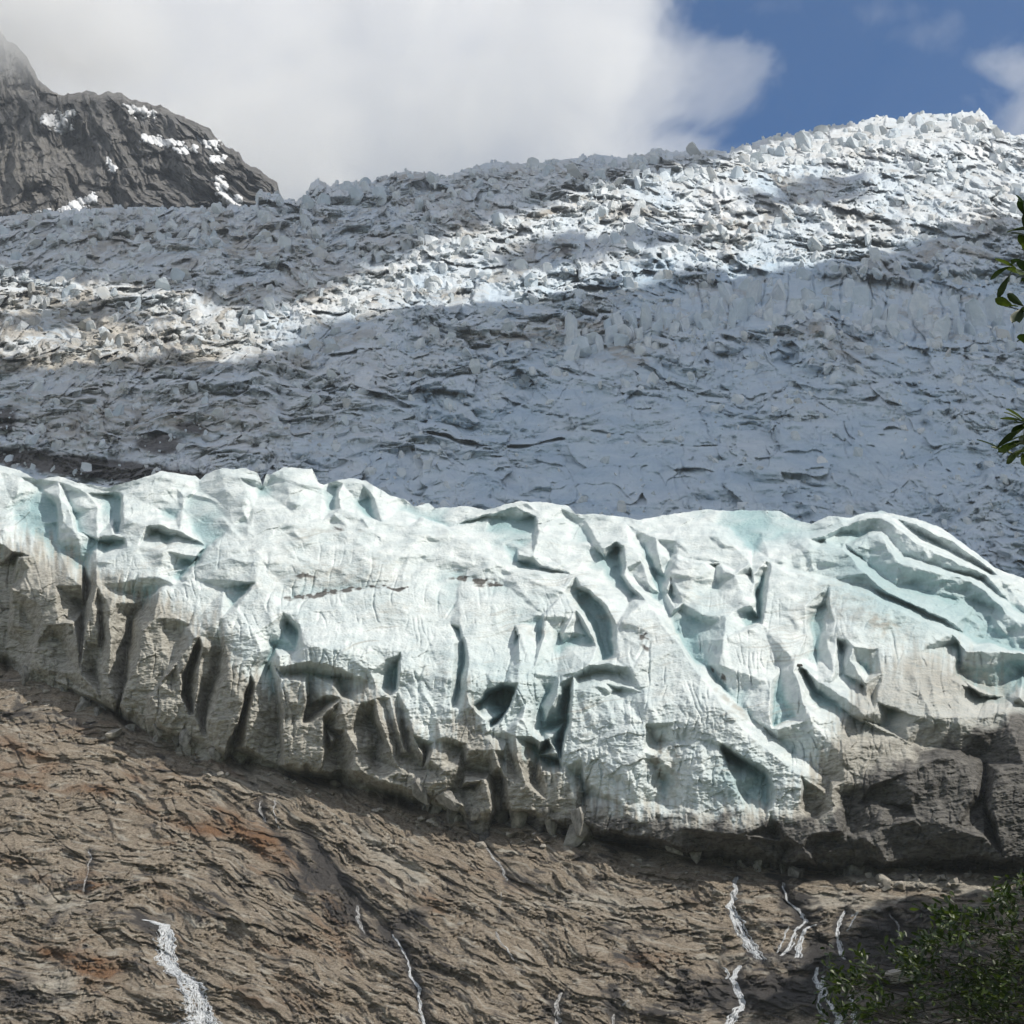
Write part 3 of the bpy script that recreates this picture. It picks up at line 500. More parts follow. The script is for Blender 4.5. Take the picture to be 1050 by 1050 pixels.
    cr = 0.5 * np.clip(1 - np.abs(perlin(wx / 30 + wy / 30, wy / 22, 82)) * 16, 0, 1) * sm(0.0, 0.35, perlin(px / 40, py / 30, 83))
    o = o - 3 * cr * rough
    edge_ = np.minimum(e, sm(0, 30, 620 - py))
    d0 = slope_depth(py - dq * edge_ * (1 - 0.8 * np.maximum(m_w, m_t)), 0.736, 212.0); d = d0 - o * MPP * d0 * (0.15 + 0.85 * e) * (0.70 + 0.15 * hi)
    P = place(px, py, d)
    dn = fbm(wx / 90, q / 14, 84, 5); dfi = fbm(wx / 20, q / 4, 85, 4)
    dirt_shade = gmask(px, py, [(60, 340, 260, 46, 4, .8), (0, 370, 330, 16, 0, 1.0), (200, 300, 170, 18, 3, .5), (600, 335, 70, 10, 0, .9), (530, 345, 80, 10, 0, .7), (640, 350, 40, 20, 0, .5), (420, 300, 60, 8, 0, .4), (650, 215, 26, 12, 0, .5), (480, 236, 40, 10, 0, .55), (340, 250, 80, 10, 8, .4), (900, 230, 80, 20, 0, .25), (400, 182, 90, 9, -6, .5), (860, 350, 70, 20, 5, .28), (560, 218, 50, 8, -10, .5), (980, 200, 40, 6, 0, .3), (760, 220, 60, 20, -20, .25)])
    dirt_shade = np.maximum(dirt_shade, gmask(px + 30 * fbm(px / 40, py / 30, 140, 3), py + 14 * fbm(px / 40, py / 30, 141, 3), [(130, 430, 230, 42, 2, .75), (170, 245, 300, 34, 0, .55), (470, 190, 150, 16, -8, .45), (620, 175, 90, 14, -8, .3)]))  # grit at lower left; upper left blotches paint in the cloud shade
    dirt_shade = np.clip(0.85 * dirt_shade + 0.7 * np.clip(dn, 0, 1) * sm(430, 300, py) + 0.0, 0, 1) * (0.6 + 0.8 * sm(-0.3, 0.4, dfi))
    dirt_shade = np.clip(dirt_shade + blockdirt * (0.15 + 0.85 * hi) * (1 - 0.7 * smooth) - 0.25 * smooth - 0.06, 0, 1)
    rock = gmask(px, py, [(110, 482, 130, 12, 6, 1.2), (165, 455, 30, 12, 0, 1.0), (195, 438, 22, 7, 10, .9), (5, 430, 16, 18, 0, .9), (640, 215, 14, 8, 0, .7), (540, 345, 60, 5, 0, .4), (575, 257, 16, 5, 0, .7), (30, 470, 60, 12, 8, 1.0)])
    rock = sm(0.3, 0.7, rock + 0.35 * fbm(px / 16, py / 9, 86, 4)) 
    blue = np.clip(0.25 + 0.45 * sm(300, 700, px + py - 300) * sm(220, 300, py) + 0.5 * fbm(px / 70, py / 40, 87, 3) + 0.5 * sm(900, 500, 1500 - px) * 0 + 0.3 * (1 - rough) + sm(2, -10, o) * 0.3, 0, 1)
    dirt_shade = np.maximum(dirt_shade, 0.42 * m_t * (0.6 + 0.8 * fbm(px / 14, py / 6, 99, 3)))  # greys the skyline cliff to imitate its shaded face
    global ICP, ICX, ICY, ICS
    ICP, ICX, ICY, ICS = P, px, py, smooth
    top = P[-1]; back = []
    for k in range(1, 14):
        b = top.copy(); s = k * 14.0; b[:, 1] += s; b[:, 2] += 0.25 * s - 0.006 * s * s - 1.5; back.append(b)
    P = np.concatenate([P, np.array(back)], 0)
    ex = lambda A: np.concatenate([A, np.repeat(A[-1:], 13, 0)], 0)
    m = NT('icefall_ice'); v = m.pos()
    n1 = m.noise(v, 0.06, 8, 0.65); n2 = m.noise(v, 0.30, 8, 0.7); n3 = m.noise(m.pos((0.6, 1, 2.2)), 0.10, 10, 0.72, 0.8)
    clean = m.mix(m.ramp(n2, 0.35, 0.65), (0.56, 0.60, 0.63), (0.76, 0.77, 0.765))
    blu = m.mix(m.ramp(n1, 0.3, 0.7), (0.36, 0.47, 0.58), (0.52, 0.61, 0.68))
    c = m.mix(m.m2('MULTIPLY', m.attr('blue'), 1.0), clean, blu)
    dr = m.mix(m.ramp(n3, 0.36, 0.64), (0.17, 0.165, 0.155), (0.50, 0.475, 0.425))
    df = m.ramp(m.m2('ADD', m.attr('dirt_shade'), m.m2('MULTIPLY', m.m2('SUBTRACT', n3, 0.5), 1.3)), 0.12, 0.80)
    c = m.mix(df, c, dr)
    rk = m.mix(m.ramp(n2, 0.36, 0.64), (0.045, 0.043, 0.043), (0.15, 0.14, 0.135))
    c = m.mix(m.attr('rock'), c, rk); m.l(c, m.b.inputs['Base Color'])
    m.b.inputs['Roughness'].default_value = 0.62; m.b.inputs['IOR'].default_value = 1.31
    m.l(m.bump(n2, 2.0, 0.6), m.b.inputs['Normal'])
    return tag(grid_mesh('icefall', P, {'dirt_shade': ex(dirt_shade), 'blue': ex(blue), 'rock': ex(rock)}, m.m), kind='structure')
icefall = build_icefall()

def chunk(rg, tall):
    """a broken block of ice: a cut, slightly leaning polyhedron"""
    bm = bmesh.new(); bmesh.ops.create_icosphere(bm, subdivisions=2, radius=1.0); nr = rg.randn(13, 3); nr[:, 2] *= 0.5; nr /= np.linalg.norm(nr, axis=1)[:, None]; nr[0] = [rg.uniform(-.3, .3), rg.uniform(-.3, .3), 1]; nr[0] /= np.linalg.norm(nr[0]); cut = rg.uniform(0.36, 0.66, 13)
    V = np.array([v.co[:] for v in bm.verts]); F = [[v.index for v in f.verts] for f in bm.faces]; bm.free()
    for a, c in zip(nr, cut): d = V @ a; V = V - np.outer(np.clip(d - c, 0, None), a)
    V = V * 1.35 * np.array([1, 1, tall]) + rg.randn(*V.shape) * 0.03; V[:, 0] += V[:, 2] * rg.uniform(-.35, .35); V[:, 1] += V[:, 2] * rg.uniform(-.1, .3); return V, F
def build_seracs():
    rg = np.random.RandomState(21); kinds = [chunk(rg, rg.uniform(0.8, 1.7)) for _ in range(16)]
    sel_j, sel_i, size = [], [], []
    nr, nc = ICP.shape[:2]
    while len(sel_j) < 5200:
        j = rg.randint(0, nr); i = rg.randint(0, nc); x, y = ICX[j, i], ICY[j, i]
        if x < -60 or x > 1110 or y > 560: continue
        clump = float(fbm(np.array([x / 38.0]), np.array([y / 16.0]), 777, 3)[0]); w = (1 - 0.93 * ICS[j, i]) * (0.25 + 1.6 * max(0, clump + 0.12)) * (1.0 if y < 360 else 0.45)
        if rg.rand() > w: continue
        s = (1.5 + 7.5 * rg.rand() ** 4.2) * (1.0 if y < 420 else 0.9)
        if y < np.interp(x, ICX[-1], ICY[-1]) + 4: s = min(s, 3.0)
        sel_j.append(j); sel_i.append(i); size.append(s)
    order = np.argsort(size)[::-1]; V, F, D, B = [], [], [], []; mat = bpy.data.materials['icefall_ice']; meshes = []
    for k, (v, f) in enumerate(kinds):
        me = bpy.data.meshes.new('serac'); me.from_pydata([tuple(p) for p in v], [], f); me.update(); me.materials.append(mat)
        for nm, val in (('dirt_shade', 0.15 + 0.3 * (k % 4 == 0)), ('blue', 0.2 + 0.4 * (k % 3 == 0)), ('rock', 0.0)):
            at = me.attributes.new(nm, 'FLOAT', 'POINT'); at.data.foreach_set('value', np.full(len(v), val, np.float32))
        meshes.append(me)
    n0 = 0
    for rank, q in enumerate(order):
        p = ICP[sel_j[q], sel_i[q]]; x = ICX[sel_j[q], sel_i[q]]; y = ICY[sel_j[q], sel_i[q]]; s = size[q] * MPP * p[1] * 1.05; k = rg.randint(16); a = rg.uniform(0, 6.28)
        if rank < 160:
            o = bpy.data.objects.new('serac', meshes[k]); COL.objects.link(o); o.location = p + np.array([0, 0, 0.1 * s]); o.scale = (s, s, s); o.rotation_euler = (0, 0, a)
            tag(o, 'pale rounded block of broken ice in the upper jumbled icefall', 'serac', 'large ice blocks of the icefall'); continue
        v, f = kinds[k]; c, sn = math.cos(a), math.sin(a); w = np.stack([v[:, 0] * c - v[:, 1] * sn, v[:, 0] * sn + v[:, 1] * c, v[:, 2] + 0.1], 1) * s + p
        V.append(w); F += [[b + n0 for b in t] for t in f]; n0 += len(v); di = float(gmask(np.array(x), np.array(y), [(60, 340, 260, 46, 4, .5), (0, 370, 330, 16, 0, .6)])); D.append(np.full(len(v), di + 0.45 * rg.rand() ** 3)); B.append(np.full(len(v), rg.rand() * 0.5))
    me = bpy.data.meshes.new('ice_rubble'); me.from_pydata([tuple(p) for p in np.concatenate(V)], [], F); me.update(); me.materials.append(mat)
    for nm, val in (('dirt_shade', np.concatenate(D)), ('blue', np.concatenate(B)), ('rock', np.zeros(n0))):
        at = me.attributes.new(nm, 'FLOAT', 'POINT'); at.data.foreach_set('value', val.astype(np.float32))
    o = bpy.data.objects.new('ice_rubble', me); COL.objects.link(o); tag(o, 'small broken ice lying all over the icefall', None, None, 'stuff')
def build_pillars():
    rg = np.random.RandomState(77); mat = bpy.data.materials['icefall_ice']
    kinds = []
    for k in range(10):
        v, f = chunk(rg, 1.0); v = v / np.abs(v).max(0); v[:, 2] = np.sign(v[:, 2]) * np.abs(v[:, 2]) ** 0.8; kinds.append((v, f))
    def row(xs, topf, botf, wmin, wmax, label, cat, group, lean, step=1.0, grit=0.1):
        x = xs[0]
        while x < xs[1]:
            w = rg.uniform(wmin, wmax); t = topf(x) - rg.uniform(-6, 7) * wmax / 16; b = botf(x) + rg.uniform(-4, 8); h = (b - t) * rg.choice([1.12, 1.0, 0.85, 0.65, 0.45]); yc = b - h / 2
            if rg.rand() < 0.16 * step: x += w; continue
            i = int(np.argmin(np.abs(ICX[0] - x))); j = int(np.argmin(np.abs(ICY[:, i] - yc))); p = ICP[j, i]; mp = MPP * p[1]; v, f = kinds[rg.randint(10)]
            me = bpy.data.meshes.new('serac'); me.from_pydata([tuple(q * np.array([0.62 * w * mp, 0.9 * w * mp, 0.55 * h * mp]) + np.array([lean * q[2] * w * mp * rg.uniform(-.0, .3), 0, 0])) for q in v], [], f); me.update(); me.materials.append(mat)
            for nm, val in (('dirt_shade', grit * rg.uniform(0.3, 1)), ('blue', 0.3 + 0.5 * rg.rand()), ('rock', 0.0)):
                at = me.attributes.new(nm, 'FLOAT', 'POINT'); at.data.foreach_set('value', np.full(len(v), val, np.float32))
            o = bpy.data.objects.new('serac', me); COL.objects.link(o); o.location = p + np.array([0, -0.25 * w * mp, 0]); o.rotation_euler = (rg.uniform(-.2, .08), rg.uniform(-.22, .22), rg.uniform(-.9, .9))
            tag(o, label, cat, group, 'thing'); x += w * rg.uniform(0.75, 1.15) * step
    wt = lambda x: float(line(x, [(560, 342), (600, 322), (650, 312), (700, 300), (730, 290), (790, 285), (850, 282), (900, 286), (960, 298), (1000, 304), (1100, 308)]))
    wb = lambda x: float(line(x, [(560, 372), (600, 368), (650, 350), (700, 344), (760, 338), (800, 330), (850, 320), (880, 338), (920, 352), (960, 354), (1100, 352)]))
    row((575, 1085), wt, wb, 9, 19, 'upright pillar of pale blue ice in the curved wall across the icefall', 'serac', 'pillars of the curved ice wall', 1)
    row((560, 1085), lambda x: wt(x) + 18, lambda x: wb(x) + 8, 7, 13, 'short ice block leaning at the foot of the curved blue ice wall', 'ice block', 'blocks at the foot of the curved ice wall', 1)
    row((775, 1012), lambda x: float(line(x, TOP)) + 2, lambda x: float(line(x, TOP)) + 27, 8, 17, 'pale grey slab of the ice cliff on the right skyline', 'serac', 'slabs of the skyline ice cliff', 0.5, 0.62, 0.5)
build_seracs()
build_pillars()

# ------------------------------------------------------------------ rock slope below the ice
RX0, RY0, RX1, RY1, RST = -480, 520, 1500, 1400, 1.0
def build_rock():
    U = axis(-480, 1500, -50, 1100, 0.8)
    V = np.concatenate([np.linspace(1400, 1075, 40, endpoint=False), np.arange(1075, 640, -0.8)]); V = V[V > 640]
    px, py = np.meshgrid(U, V)
    yf = line(px, FOOT)
    # strata run down to the right through the middle, level at the right and lower left
    sl = np.interp(px[0], [-480, 40, 200, 330, 560, 700, 900, 1500], [0.0, 0.10, 0.42, 0.70, 0.62, 0.22, 0.02, -0.05])
    F = np.concatenate([[0], np.cumsum(0.5 * (sl[1:] + sl[:-1]) * np.diff(px[0]))]); F = F - F[np.argmin(np.abs(px[0] - 525))]
    wx = px + 14 * fbm(px / 70, py / 60, 101, 4); wy = py + 16 * fbm(px / 90, py / 55, 102, 4)
    q = wy - F[None] * (0.75 + 0.0 * px)
    sw = gmask(px, py, [(190, 910, 90, 45, 0, 14), (60, 950, 60, 40, 0, -10), (560, 950, 80, 30, 10, 8)]); q = q + sw
    o = 20 * fbm(px / 110, py / 80, 103, 3) + 14 * fbm(wx / 50, q / 32, 104, 4) + 7 * ridged((wx - 0.9 * wy) / 60, (wy + .3 * wx) / 60, 120, 3)
    tq = q / 34 + 0.9 * fbm(wx / 80, q / 50, 105, 4); o = o + 20 * (terr(tq, 0.45) - tq)
    tq = q / 11 + 1.3 * fbm(wx / 36, q / 14, 106, 4); o = o + 5.0 * (terr(tq, 0.45) - tq)
    slab = 0.25 + 0.85 * sm(-0.2, 0.25, fbm(wx / 55, q / 22, 121, 3))
    o = o + 4.0 * facets(wx / 60, q / 20, 107, 1.5, 1.1, 0, .1) + 2.2 * facets(wx / 20, q / 8, 108, 1.8, 1.1, 0, .1) + slab * (2.4 * facets((wx + py * .5) / 8, q / 4, 109, 1.9, 1.1, 0, .1) + 1.6 * facets(px / 4, py / 2.8, 119, 1.9, 1.1, 0, .1))
    o = o + 2.0 * ridged(wx / 24, q / 6, 110, 4) + 1.8 * slab * fbm(px / 3.6, q / 2.8, 111, 3)
    # steps down the right hand face, dark slabs
    o = o + 16 * sm(960, 930, py - 0.15 * (px - 900)) * 0
    stp = [(905, 10), (928, 16), (978, 18), (1018, 14), (1045, 12)]
    rt = sm(700, 860, px)
    for (y, h) in stp:
        yy = y + 10 * fbm(px / 60, px * 0 + y, 112, 3); o = o + rt * h * (sm(-3, 3, py - yy) - sm(3, 42, py - yy))
    # stream gullies
    G = np.zeros_like(px)
    for pts, w in GULLIES:
        P_ = np.array(pts, float); dmin = np.full(px.shape, 1e9)
        for i in range(len(P_) - 1):
            a, b = P_[i], P_[i + 1]; ab = b - a; tt = np.clip(((px - a[0]) * ab[0] + (py - a[1]) * ab[1]) / (ab @ ab), 0, 1)
            dmin = np.minimum(dmin, np.hypot(px - a[0] - tt * ab[0], py - a[1] - tt * ab[1]))
        G = np.maximum(G, np.exp(-(dmin / w) ** 2))
    o = o * (1 - 0.5 * G) - 9 * G
    # shelf on which the ice rests, boulders strewn at the foot of the ice
    up = sm(6, -14, py - yf)
    o = o * (1 - 0.5 * up) - 2 * up - 52 * cave(px) * sm(2, -5, py - yf)
    jt = np.clip(1 - np.abs(perlin((px * 0.8 + py * 0.6 + 10 * fbm(px / 60, py / 60, 131, 3)) / 300, (py * 0.8 - px * 0.75 + 14 * fbm(px / 50, py / 50, 132, 4)) / 46, 133)) * 20, 0, 1) * sm(-0.05, 0.2, fbm(px / 90, py / 90, 134, 2))
    jt = np.maximum(jt, np.clip(1 - np.abs(perlin((px * 0.9 + py * 0.3 + 9 * fbm(px / 40, py / 40, 135, 3)) / 40, (py - px * 0.2) / 200, 136)) * 22, 0, 1) * 0.45 * sm(0.0, 0.25, fbm(px / 70, py / 70, 137, 2)))
    o = o - 4.5 * jt
    d0 = rock_d(px, np.minimum(py, 1400)); d = d0 - o * MPP * d0
    d = d * (1 + 0.10 * sm(-30, -100, py - yf))
    P = place(px, py, d)
    rust = gmask(px, py, [(262, 858, 46, 16, 35, 1.0), (220, 848, 60, 16, 5, .7), (90, 810, 36, 10, 0, .7), (80, 988, 60, 12, 22, .8), (90, 905, 18, 16, 0, .6), (340, 950, 40, 30, 40, .5), (450, 930, 40, 14, 40, .5), (310, 1020, 50, 30, 30, .4), (660, 985, 60, 14, 0, .5), (20, 790, 60, 30, 0, .4), (150, 790, 80, 14, 5, .35), (520, 905, 90, 16, 20, .35), (700, 930, 60, 14, 0, .3)])
    rust = np.clip(rust * 1.5 * (0.7 + 0.9 * fbm(wx / 30, q / 9, 113, 4)) + 0.5 * sm(0.0, 0.5, fbm(wx / 70, q / 24, 114, 4)) * sm(620, 250, px), 0, 1)
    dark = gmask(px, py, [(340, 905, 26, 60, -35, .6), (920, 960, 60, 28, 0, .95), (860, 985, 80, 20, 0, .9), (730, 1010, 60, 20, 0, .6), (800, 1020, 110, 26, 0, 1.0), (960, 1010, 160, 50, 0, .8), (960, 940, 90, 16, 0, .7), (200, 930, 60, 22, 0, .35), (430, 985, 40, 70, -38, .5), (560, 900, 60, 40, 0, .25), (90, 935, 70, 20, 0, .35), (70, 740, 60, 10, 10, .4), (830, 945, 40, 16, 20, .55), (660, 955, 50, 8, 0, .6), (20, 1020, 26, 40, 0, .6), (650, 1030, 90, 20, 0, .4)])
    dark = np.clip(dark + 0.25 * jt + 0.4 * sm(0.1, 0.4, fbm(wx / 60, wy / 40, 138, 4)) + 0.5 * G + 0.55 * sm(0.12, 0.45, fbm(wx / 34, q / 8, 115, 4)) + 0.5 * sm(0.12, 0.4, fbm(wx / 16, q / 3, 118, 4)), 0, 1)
    pale = 0.75 * sm(0.02, 0.4, fbm(wx / 26, q / 3.2, 117, 4)) + gmask(px, py, [(60, 1010, 40, 20, 0, .6), (260, 800, 50, 16, 25, .5), (400, 880, 60, 14, 40, .6), (60, 920, 30, 20, 0, .6), (950, 905, 90, 8, 5, 1.0), (860, 925, 60, 10, 0, .7), (800, 982, 70, 5, 0, .8), (330, 905, 70, 4, 30, .6), (620, 925, 80, 12, 5, .5)]) + 0.35 * sm(0.1, 0.5, fbm(wx / 44, q / 7, 116, 4))
    global RD, RPX, RPY
    RD, RPX, RPY = d, U, V
    m = NT('rock_face'); v = m.pos()
    n1 = m.noise(v, 0.25, 10, 0.7, 0.4); n2 = m.noise(m.pos((1, 1, 3.2), (0, R(-26), 0)), 1.1, 12, 0.78, 1.2); n3 = m.noise(v, 3.0, 6, 0.7)
    n4 = m.noise(m.pos((1, 1, 1.6)), 2.4, 8, 0.8)
    c = m.mix(m.ramp(m.m2('ADD', m.m2('MULTIPLY', n2, 0.5), m.m2('MULTIPLY', n4, 0.5)), 0.42, 0.575), (0.115, 0.093, 0.070), (0.60, 0.51, 0.40))
    c = m.mix(m.m2('MULTIPLY', m.ramp(n1, 0.35, 0.6), 0.45), c, (0.26, 0.21, 0.155))
    pl = m.mix(m.ramp(n3, 0.3, 0.7), (0.42, 0.39, 0.33), (0.66, 0.62, 0.54))
    c = m.mix(m.ramp(m.m2('ADD', m.attr('pale'), m.m2('SUBTRACT', n2, 0.5)), 0.15, 0.9), c, pl)
    ru = m.mix(m.ramp(n3, 0.3, 0.7), (0.15, 0.08, 0.045), (0.36, 0.205, 0.105))
    c = m.mix(m.ramp(m.m2('ADD', m.attr('rust'), m.m2('SUBTRACT', n2, 0.5)), 0.25, 0.95), c, ru)
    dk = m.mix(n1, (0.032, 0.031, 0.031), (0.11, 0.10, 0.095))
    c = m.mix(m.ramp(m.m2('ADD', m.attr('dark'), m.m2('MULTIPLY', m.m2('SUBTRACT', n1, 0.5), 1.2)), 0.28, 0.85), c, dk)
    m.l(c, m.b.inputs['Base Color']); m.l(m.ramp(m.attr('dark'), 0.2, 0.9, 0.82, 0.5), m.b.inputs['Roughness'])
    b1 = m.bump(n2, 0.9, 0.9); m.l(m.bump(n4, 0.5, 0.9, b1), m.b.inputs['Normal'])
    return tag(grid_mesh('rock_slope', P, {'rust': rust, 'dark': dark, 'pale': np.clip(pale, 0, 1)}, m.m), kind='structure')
FALLS = {  # centre lines in photo pixels with width: (x, y, w)
 'A': [[(146, 943, 1), (158, 945, 3), (170, 949, 9), (173, 965, 12), (173, 985, 13), (180, 996, 10), (192, 1004, 13), (201, 1010, 17), (205, 1028, 20), (210, 1056, 28)], [(166, 949, 2), (166, 985, 2), (182, 1002, 3), (195, 1030, 4), (196, 1056, 5)]],
 'B': [[(755, 899, 3), (753, 915, 4), (748, 930, 5), (758, 945, 6), (764, 962, 8), (772, 974, 10), (781, 984, 5)], [(752, 912, 2), (749, 935, 3), (757, 960, 3)]],
 'C': [[(758, 990, 4), (752, 1003, 5), (756, 1015, 6), (762, 1030, 5), (752, 1042, 7), (745, 1056, 9)], [(742, 992, 2), (748, 998, 2), (744, 1004, 2)]],
 'D': [[(802, 905, 2), (808, 925, 2), (820, 935, 3), (826, 945, 4), (815, 955, 4), (810, 972, 4), (800, 980, 2)], [(808, 950, 2), (802, 965, 2), (796, 977, 2)], [(836, 948, 2), (825, 953, 4), (820, 968, 5), (818, 982, 6)]],
 'E': [[(866, 934, 2), (860, 945, 3), (858, 960, 5), (862, 978, 4), (866, 984, 2)], [(872, 940, 1.5), (880, 935, 1.5), (868, 955, 1.5)]],
 'F': [[(838, 992, 3), (836, 1005, 5), (845, 1018, 6), (852, 1032, 7), (860, 1044, 9), (858, 1060, 9)], [(844, 1000, 2), (838, 1030, 3), (850, 1056, 4)], [(872, 1020, 2), (876, 1040, 4), (878, 1058, 4)]],
 'G': [[(268, 820, 2), (266, 830, 2.5), (272, 843, 3)], [(282, 818, 2), (280, 832, 2), (286, 850, 2)]],
 'H': [[(498, 868, 2), (504, 878, 2.5), (514, 888, 3), (520, 903, 2.5)], [(514, 915, 1.5), (512, 935, 1.5)], [(508, 955, 2), (512, 965, 2.5), (520, 973, 2), (528, 985, 2)]],
 'I': [[(366, 928, 2), (368, 945, 3), (374, 958, 2)]],
 'J': [[(402, 958, 1.5), (410, 968, 2), (418, 985, 2.5), (422, 1000, 3), (430, 1015, 4), (432, 1035, 4), (438, 1058, 5)]],
 'K': [[(576, 1018, 2), (570, 1030, 3), (572, 1056, 4)]],
 'L': [[(630, 1040, 1.5), (628, 1050, 3), (626, 1060, 3)], [(645, 1025, 1.5), (636, 1032, 2)]],
 'M': [[(90, 872, 1.5), (94, 880, 1.5), (88, 900, 1.5), (86, 915, 1.5)]],
 'N': [[(912, 935, 1.5), (920, 948, 2), (922, 962, 1.5)]],
}
GULLIES = [([(p[0], p[1]) for p in st], 4 + st[len(st) // 2][2] * 0.6) for k, ss in FALLS.items() for st in ss[:1]] + [([(310, 852), (330, 880), (350, 905), (380, 935), (400, 965)], 7), ([(280, 850), (310, 885)], 5)]
rock = build_rock()
# ------------------------------------------------------------------ ground, rocky peak, added shading buttress
def build_ground():
    X, Y = np.meshgrid(np.linspace(-2500, 2500, 101), np.linspace(-1500, 2000, 101))
    Z = -0.02 + 0 * X - 6 * sm(60, 240, Y)
    m = NT('meadow_grass'); v = m.pos(); n = m.noise(v, 0.3, 8, 0.7)
    m.l(m.mix(m.ramp(n, 0.3, 0.7), (0.05, 0.08, 0.025), (0.11, 0.13, 0.05)), m.b.inputs['Base Color']); m.b.inputs['Roughness'].default_value = 0.9
    return tag(grid_mesh('ground', np.stack([X, Y, Z], -1), {}, m.m), kind='structure')
build_ground()

def build_peak():
    U = np.concatenate([np.linspace(-680, -40, 120, endpoint=False), np.arange(-40, 332, 0.7)]); t = np.linspace(0, 1, 340)
    yt = line(U, PEAK); yt = yt + (3.0 * fbm(U / 8.0, U * 0, 201, 4) - 2.0 * ridged(U / 14.0, U * 0 + 4, 211, 3)) * sm(-60, 0, U); yb = np.maximum(260.0, yt + 14)
    px = np.repeat(U[None], len(t), 0); tt = np.repeat(t[:, None], len(U), 1); py = yb + (yt - yb) * tt
    wx = px + 10 * fbm(px / 40, py / 40, 202, 3); wy = py + 8 * fbm(px / 40, py / 40, 203, 3)
    lean = np.interp(px, [-100, 60, 160, 300], [0.15, -0.25, -0.75, -1.2])
    a = wx + lean * (wy - 200)
    o = 34 * ridged(a / 60, wy / 110, 204, 3) + 9 * facets(a / 28, wy / 30, 212, 1.8, 1.2) + 20 * ridged(a / 22, wy / 60, 205, 4) + 4.5 * facets(a / 11, wy / 13, 206, 1.8, 1.0) + 2.2 * facets(a / 5, wy / 6, 207, 1.8, 1.0) + 3 * fbm(a / 6, wy / 12, 208, 4)
    o = o + gmask(px, py, [(30, 170, 30, 60, 0, 20), (110, 150, 26, 60, -20, 18), (215, 175, 30, 40, -40, 22)]) - gmask(px, py, [(70, 160, 14, 60, -15, 24), (165, 190, 30, 26, -40, 16)])
    e = 0.15 + 0.85 * sm(0, 0.06, 1 - tt)
    d0 = 1480 + (260 - py) * 2.4; d = d0 - 1.6 * o * MPP * d0 * e
    P = place(px, py, d)
    top = P[-1]; back = []
    for k in range(1, 12):
        b = top.copy(); s = k * 22.0; b[:, 1] += s; b[:, 2] += -0.5 * s; back.append(b)
    P = np.concatenate([P, np.array(back)], 0)
    warm_lit = gmask(px, py, [(20, 170, 60, 50, 0, .8), (110, 170, 40, 40, 0, .35)])  # left face painted warmer and lighter, as if sunlit
    ex = lambda A: np.concatenate([A, np.repeat(A[-1:], 11, 0)], 0)
    m = NT('mountain_rock'); v = m.pos(); n1 = m.noise(v, 0.03, 10, 0.7); n2 = m.noise(m.pos((1, 1, 0.45)), 0.09, 10, 0.75, 1.0)
    c = m.mix(m.ramp(n2, 0.42, 0.58), (0.026, 0.027, 0.030), (0.175, 0.172, 0.17))
    c = m.mix(m.m2('MULTIPLY', m.ramp(n1, 0.4, 0.6), 0.5), c, (0.11, 0.102, 0.09))
    c = m.mix(m.m2('MULTIPLY', m.attr('warm_lit'), 0.6), c, m.mix(n2, (0.06, 0.058, 0.052), (0.24, 0.225, 0.20)))
    m.l(c, m.b.inputs['Base Color']); m.b.inputs['Roughness'].default_value = 0.85; m.l(m.bump(n2, 4.0, 0.9), m.b.inputs['Normal'])
    global PD, PU, PT, PY
    PD, PU, PY = d, U, py
    return tag(grid_mesh('mountain', P, {'warm_lit': ex(warm_lit)}, m.m), kind='structure')
build_peak()
def peak_depth(x, y):
    i = int(np.clip(np.searchsorted(PU, x), 0, len(PU) - 1)); col = PY[:, i]
    return float(np.interp(y, col[::-1], PD[:, i][::-1]))
def rock_depth(x, y):
    return float(sample(RD[::-1], 0, 0, 1, np.interp(x, RPX, np.arange(len(RPX)))[None] if False else np.array([np.interp(x, RPX, np.arange(len(RPX)))]), np.array([np.interp(y, RPY[::-1], np.arange(len(RPY)))]))[0])

snow_m = NT('snow'); _n = snow_m.noise(snow_m.pos(), 0.2, 6, 0.6)
snow_m.l(snow_m.mix(_n, (0.50, 0.52, 0.55), (0.74, 0.75, 0.76)), snow_m.b.inputs['Base Color']); snow_m.b.inputs['Roughness'].default_value = 0.7
def snow_patch(poly, label, seed):
    xs = [p[0] for p in poly]; ys = [p[1] for p in poly]; st = 0.7
    X, Y = np.meshgrid(np.arange(min(xs) - 4, max(xs) + 4, st), np.arange(min(ys) - 4, max(ys) + 4, st))
    M = inside(X + 7 * fbm(X / 5, Y / 5, 300 + seed, 4), Y + 7 * fbm(X / 6, Y / 4, 301 + seed, 4), poly)
    h = blur(M.astype(float), 1); me_v, me_f, idx = [], [], {}
    def vid(j, i):
        if (j, i) not in idx:
            idx[(j, i)] = len(me_v); d = peak_depth(X[j, i], Y[j, i])
            me_v.append(tuple(place(np.array(X[j, i]), np.array(Y[j, i]), d - 1.4 * h[j, i] - 0.5)))
        return idx[(j, i)]
    for j in range(X.shape[0] - 1):
        for i in range(X.shape[1] - 1):
            if M[j, i] or M[j + 1, i + 1]: me_f.append((vid(j, i), vid(j, i + 1), vid(j + 1, i + 1), vid(j + 1, i)))
    me = bpy.data.meshes.new('snow_patch'); me.from_pydata(me_v, [], me_f); me.materials.append(snow_m.m)
    for p in me.polygons: p.use_smooth = True
    o = bpy.data.objects.new('snow_patch', me); COL.objects.link(o)
    sol = o.modifiers.new('thick', 'SOLIDIFY'); sol.thickness = 1.0; sol.offset = -1
    tag(o, label, 'snow patch', 'snow patches left on the rocky peak')
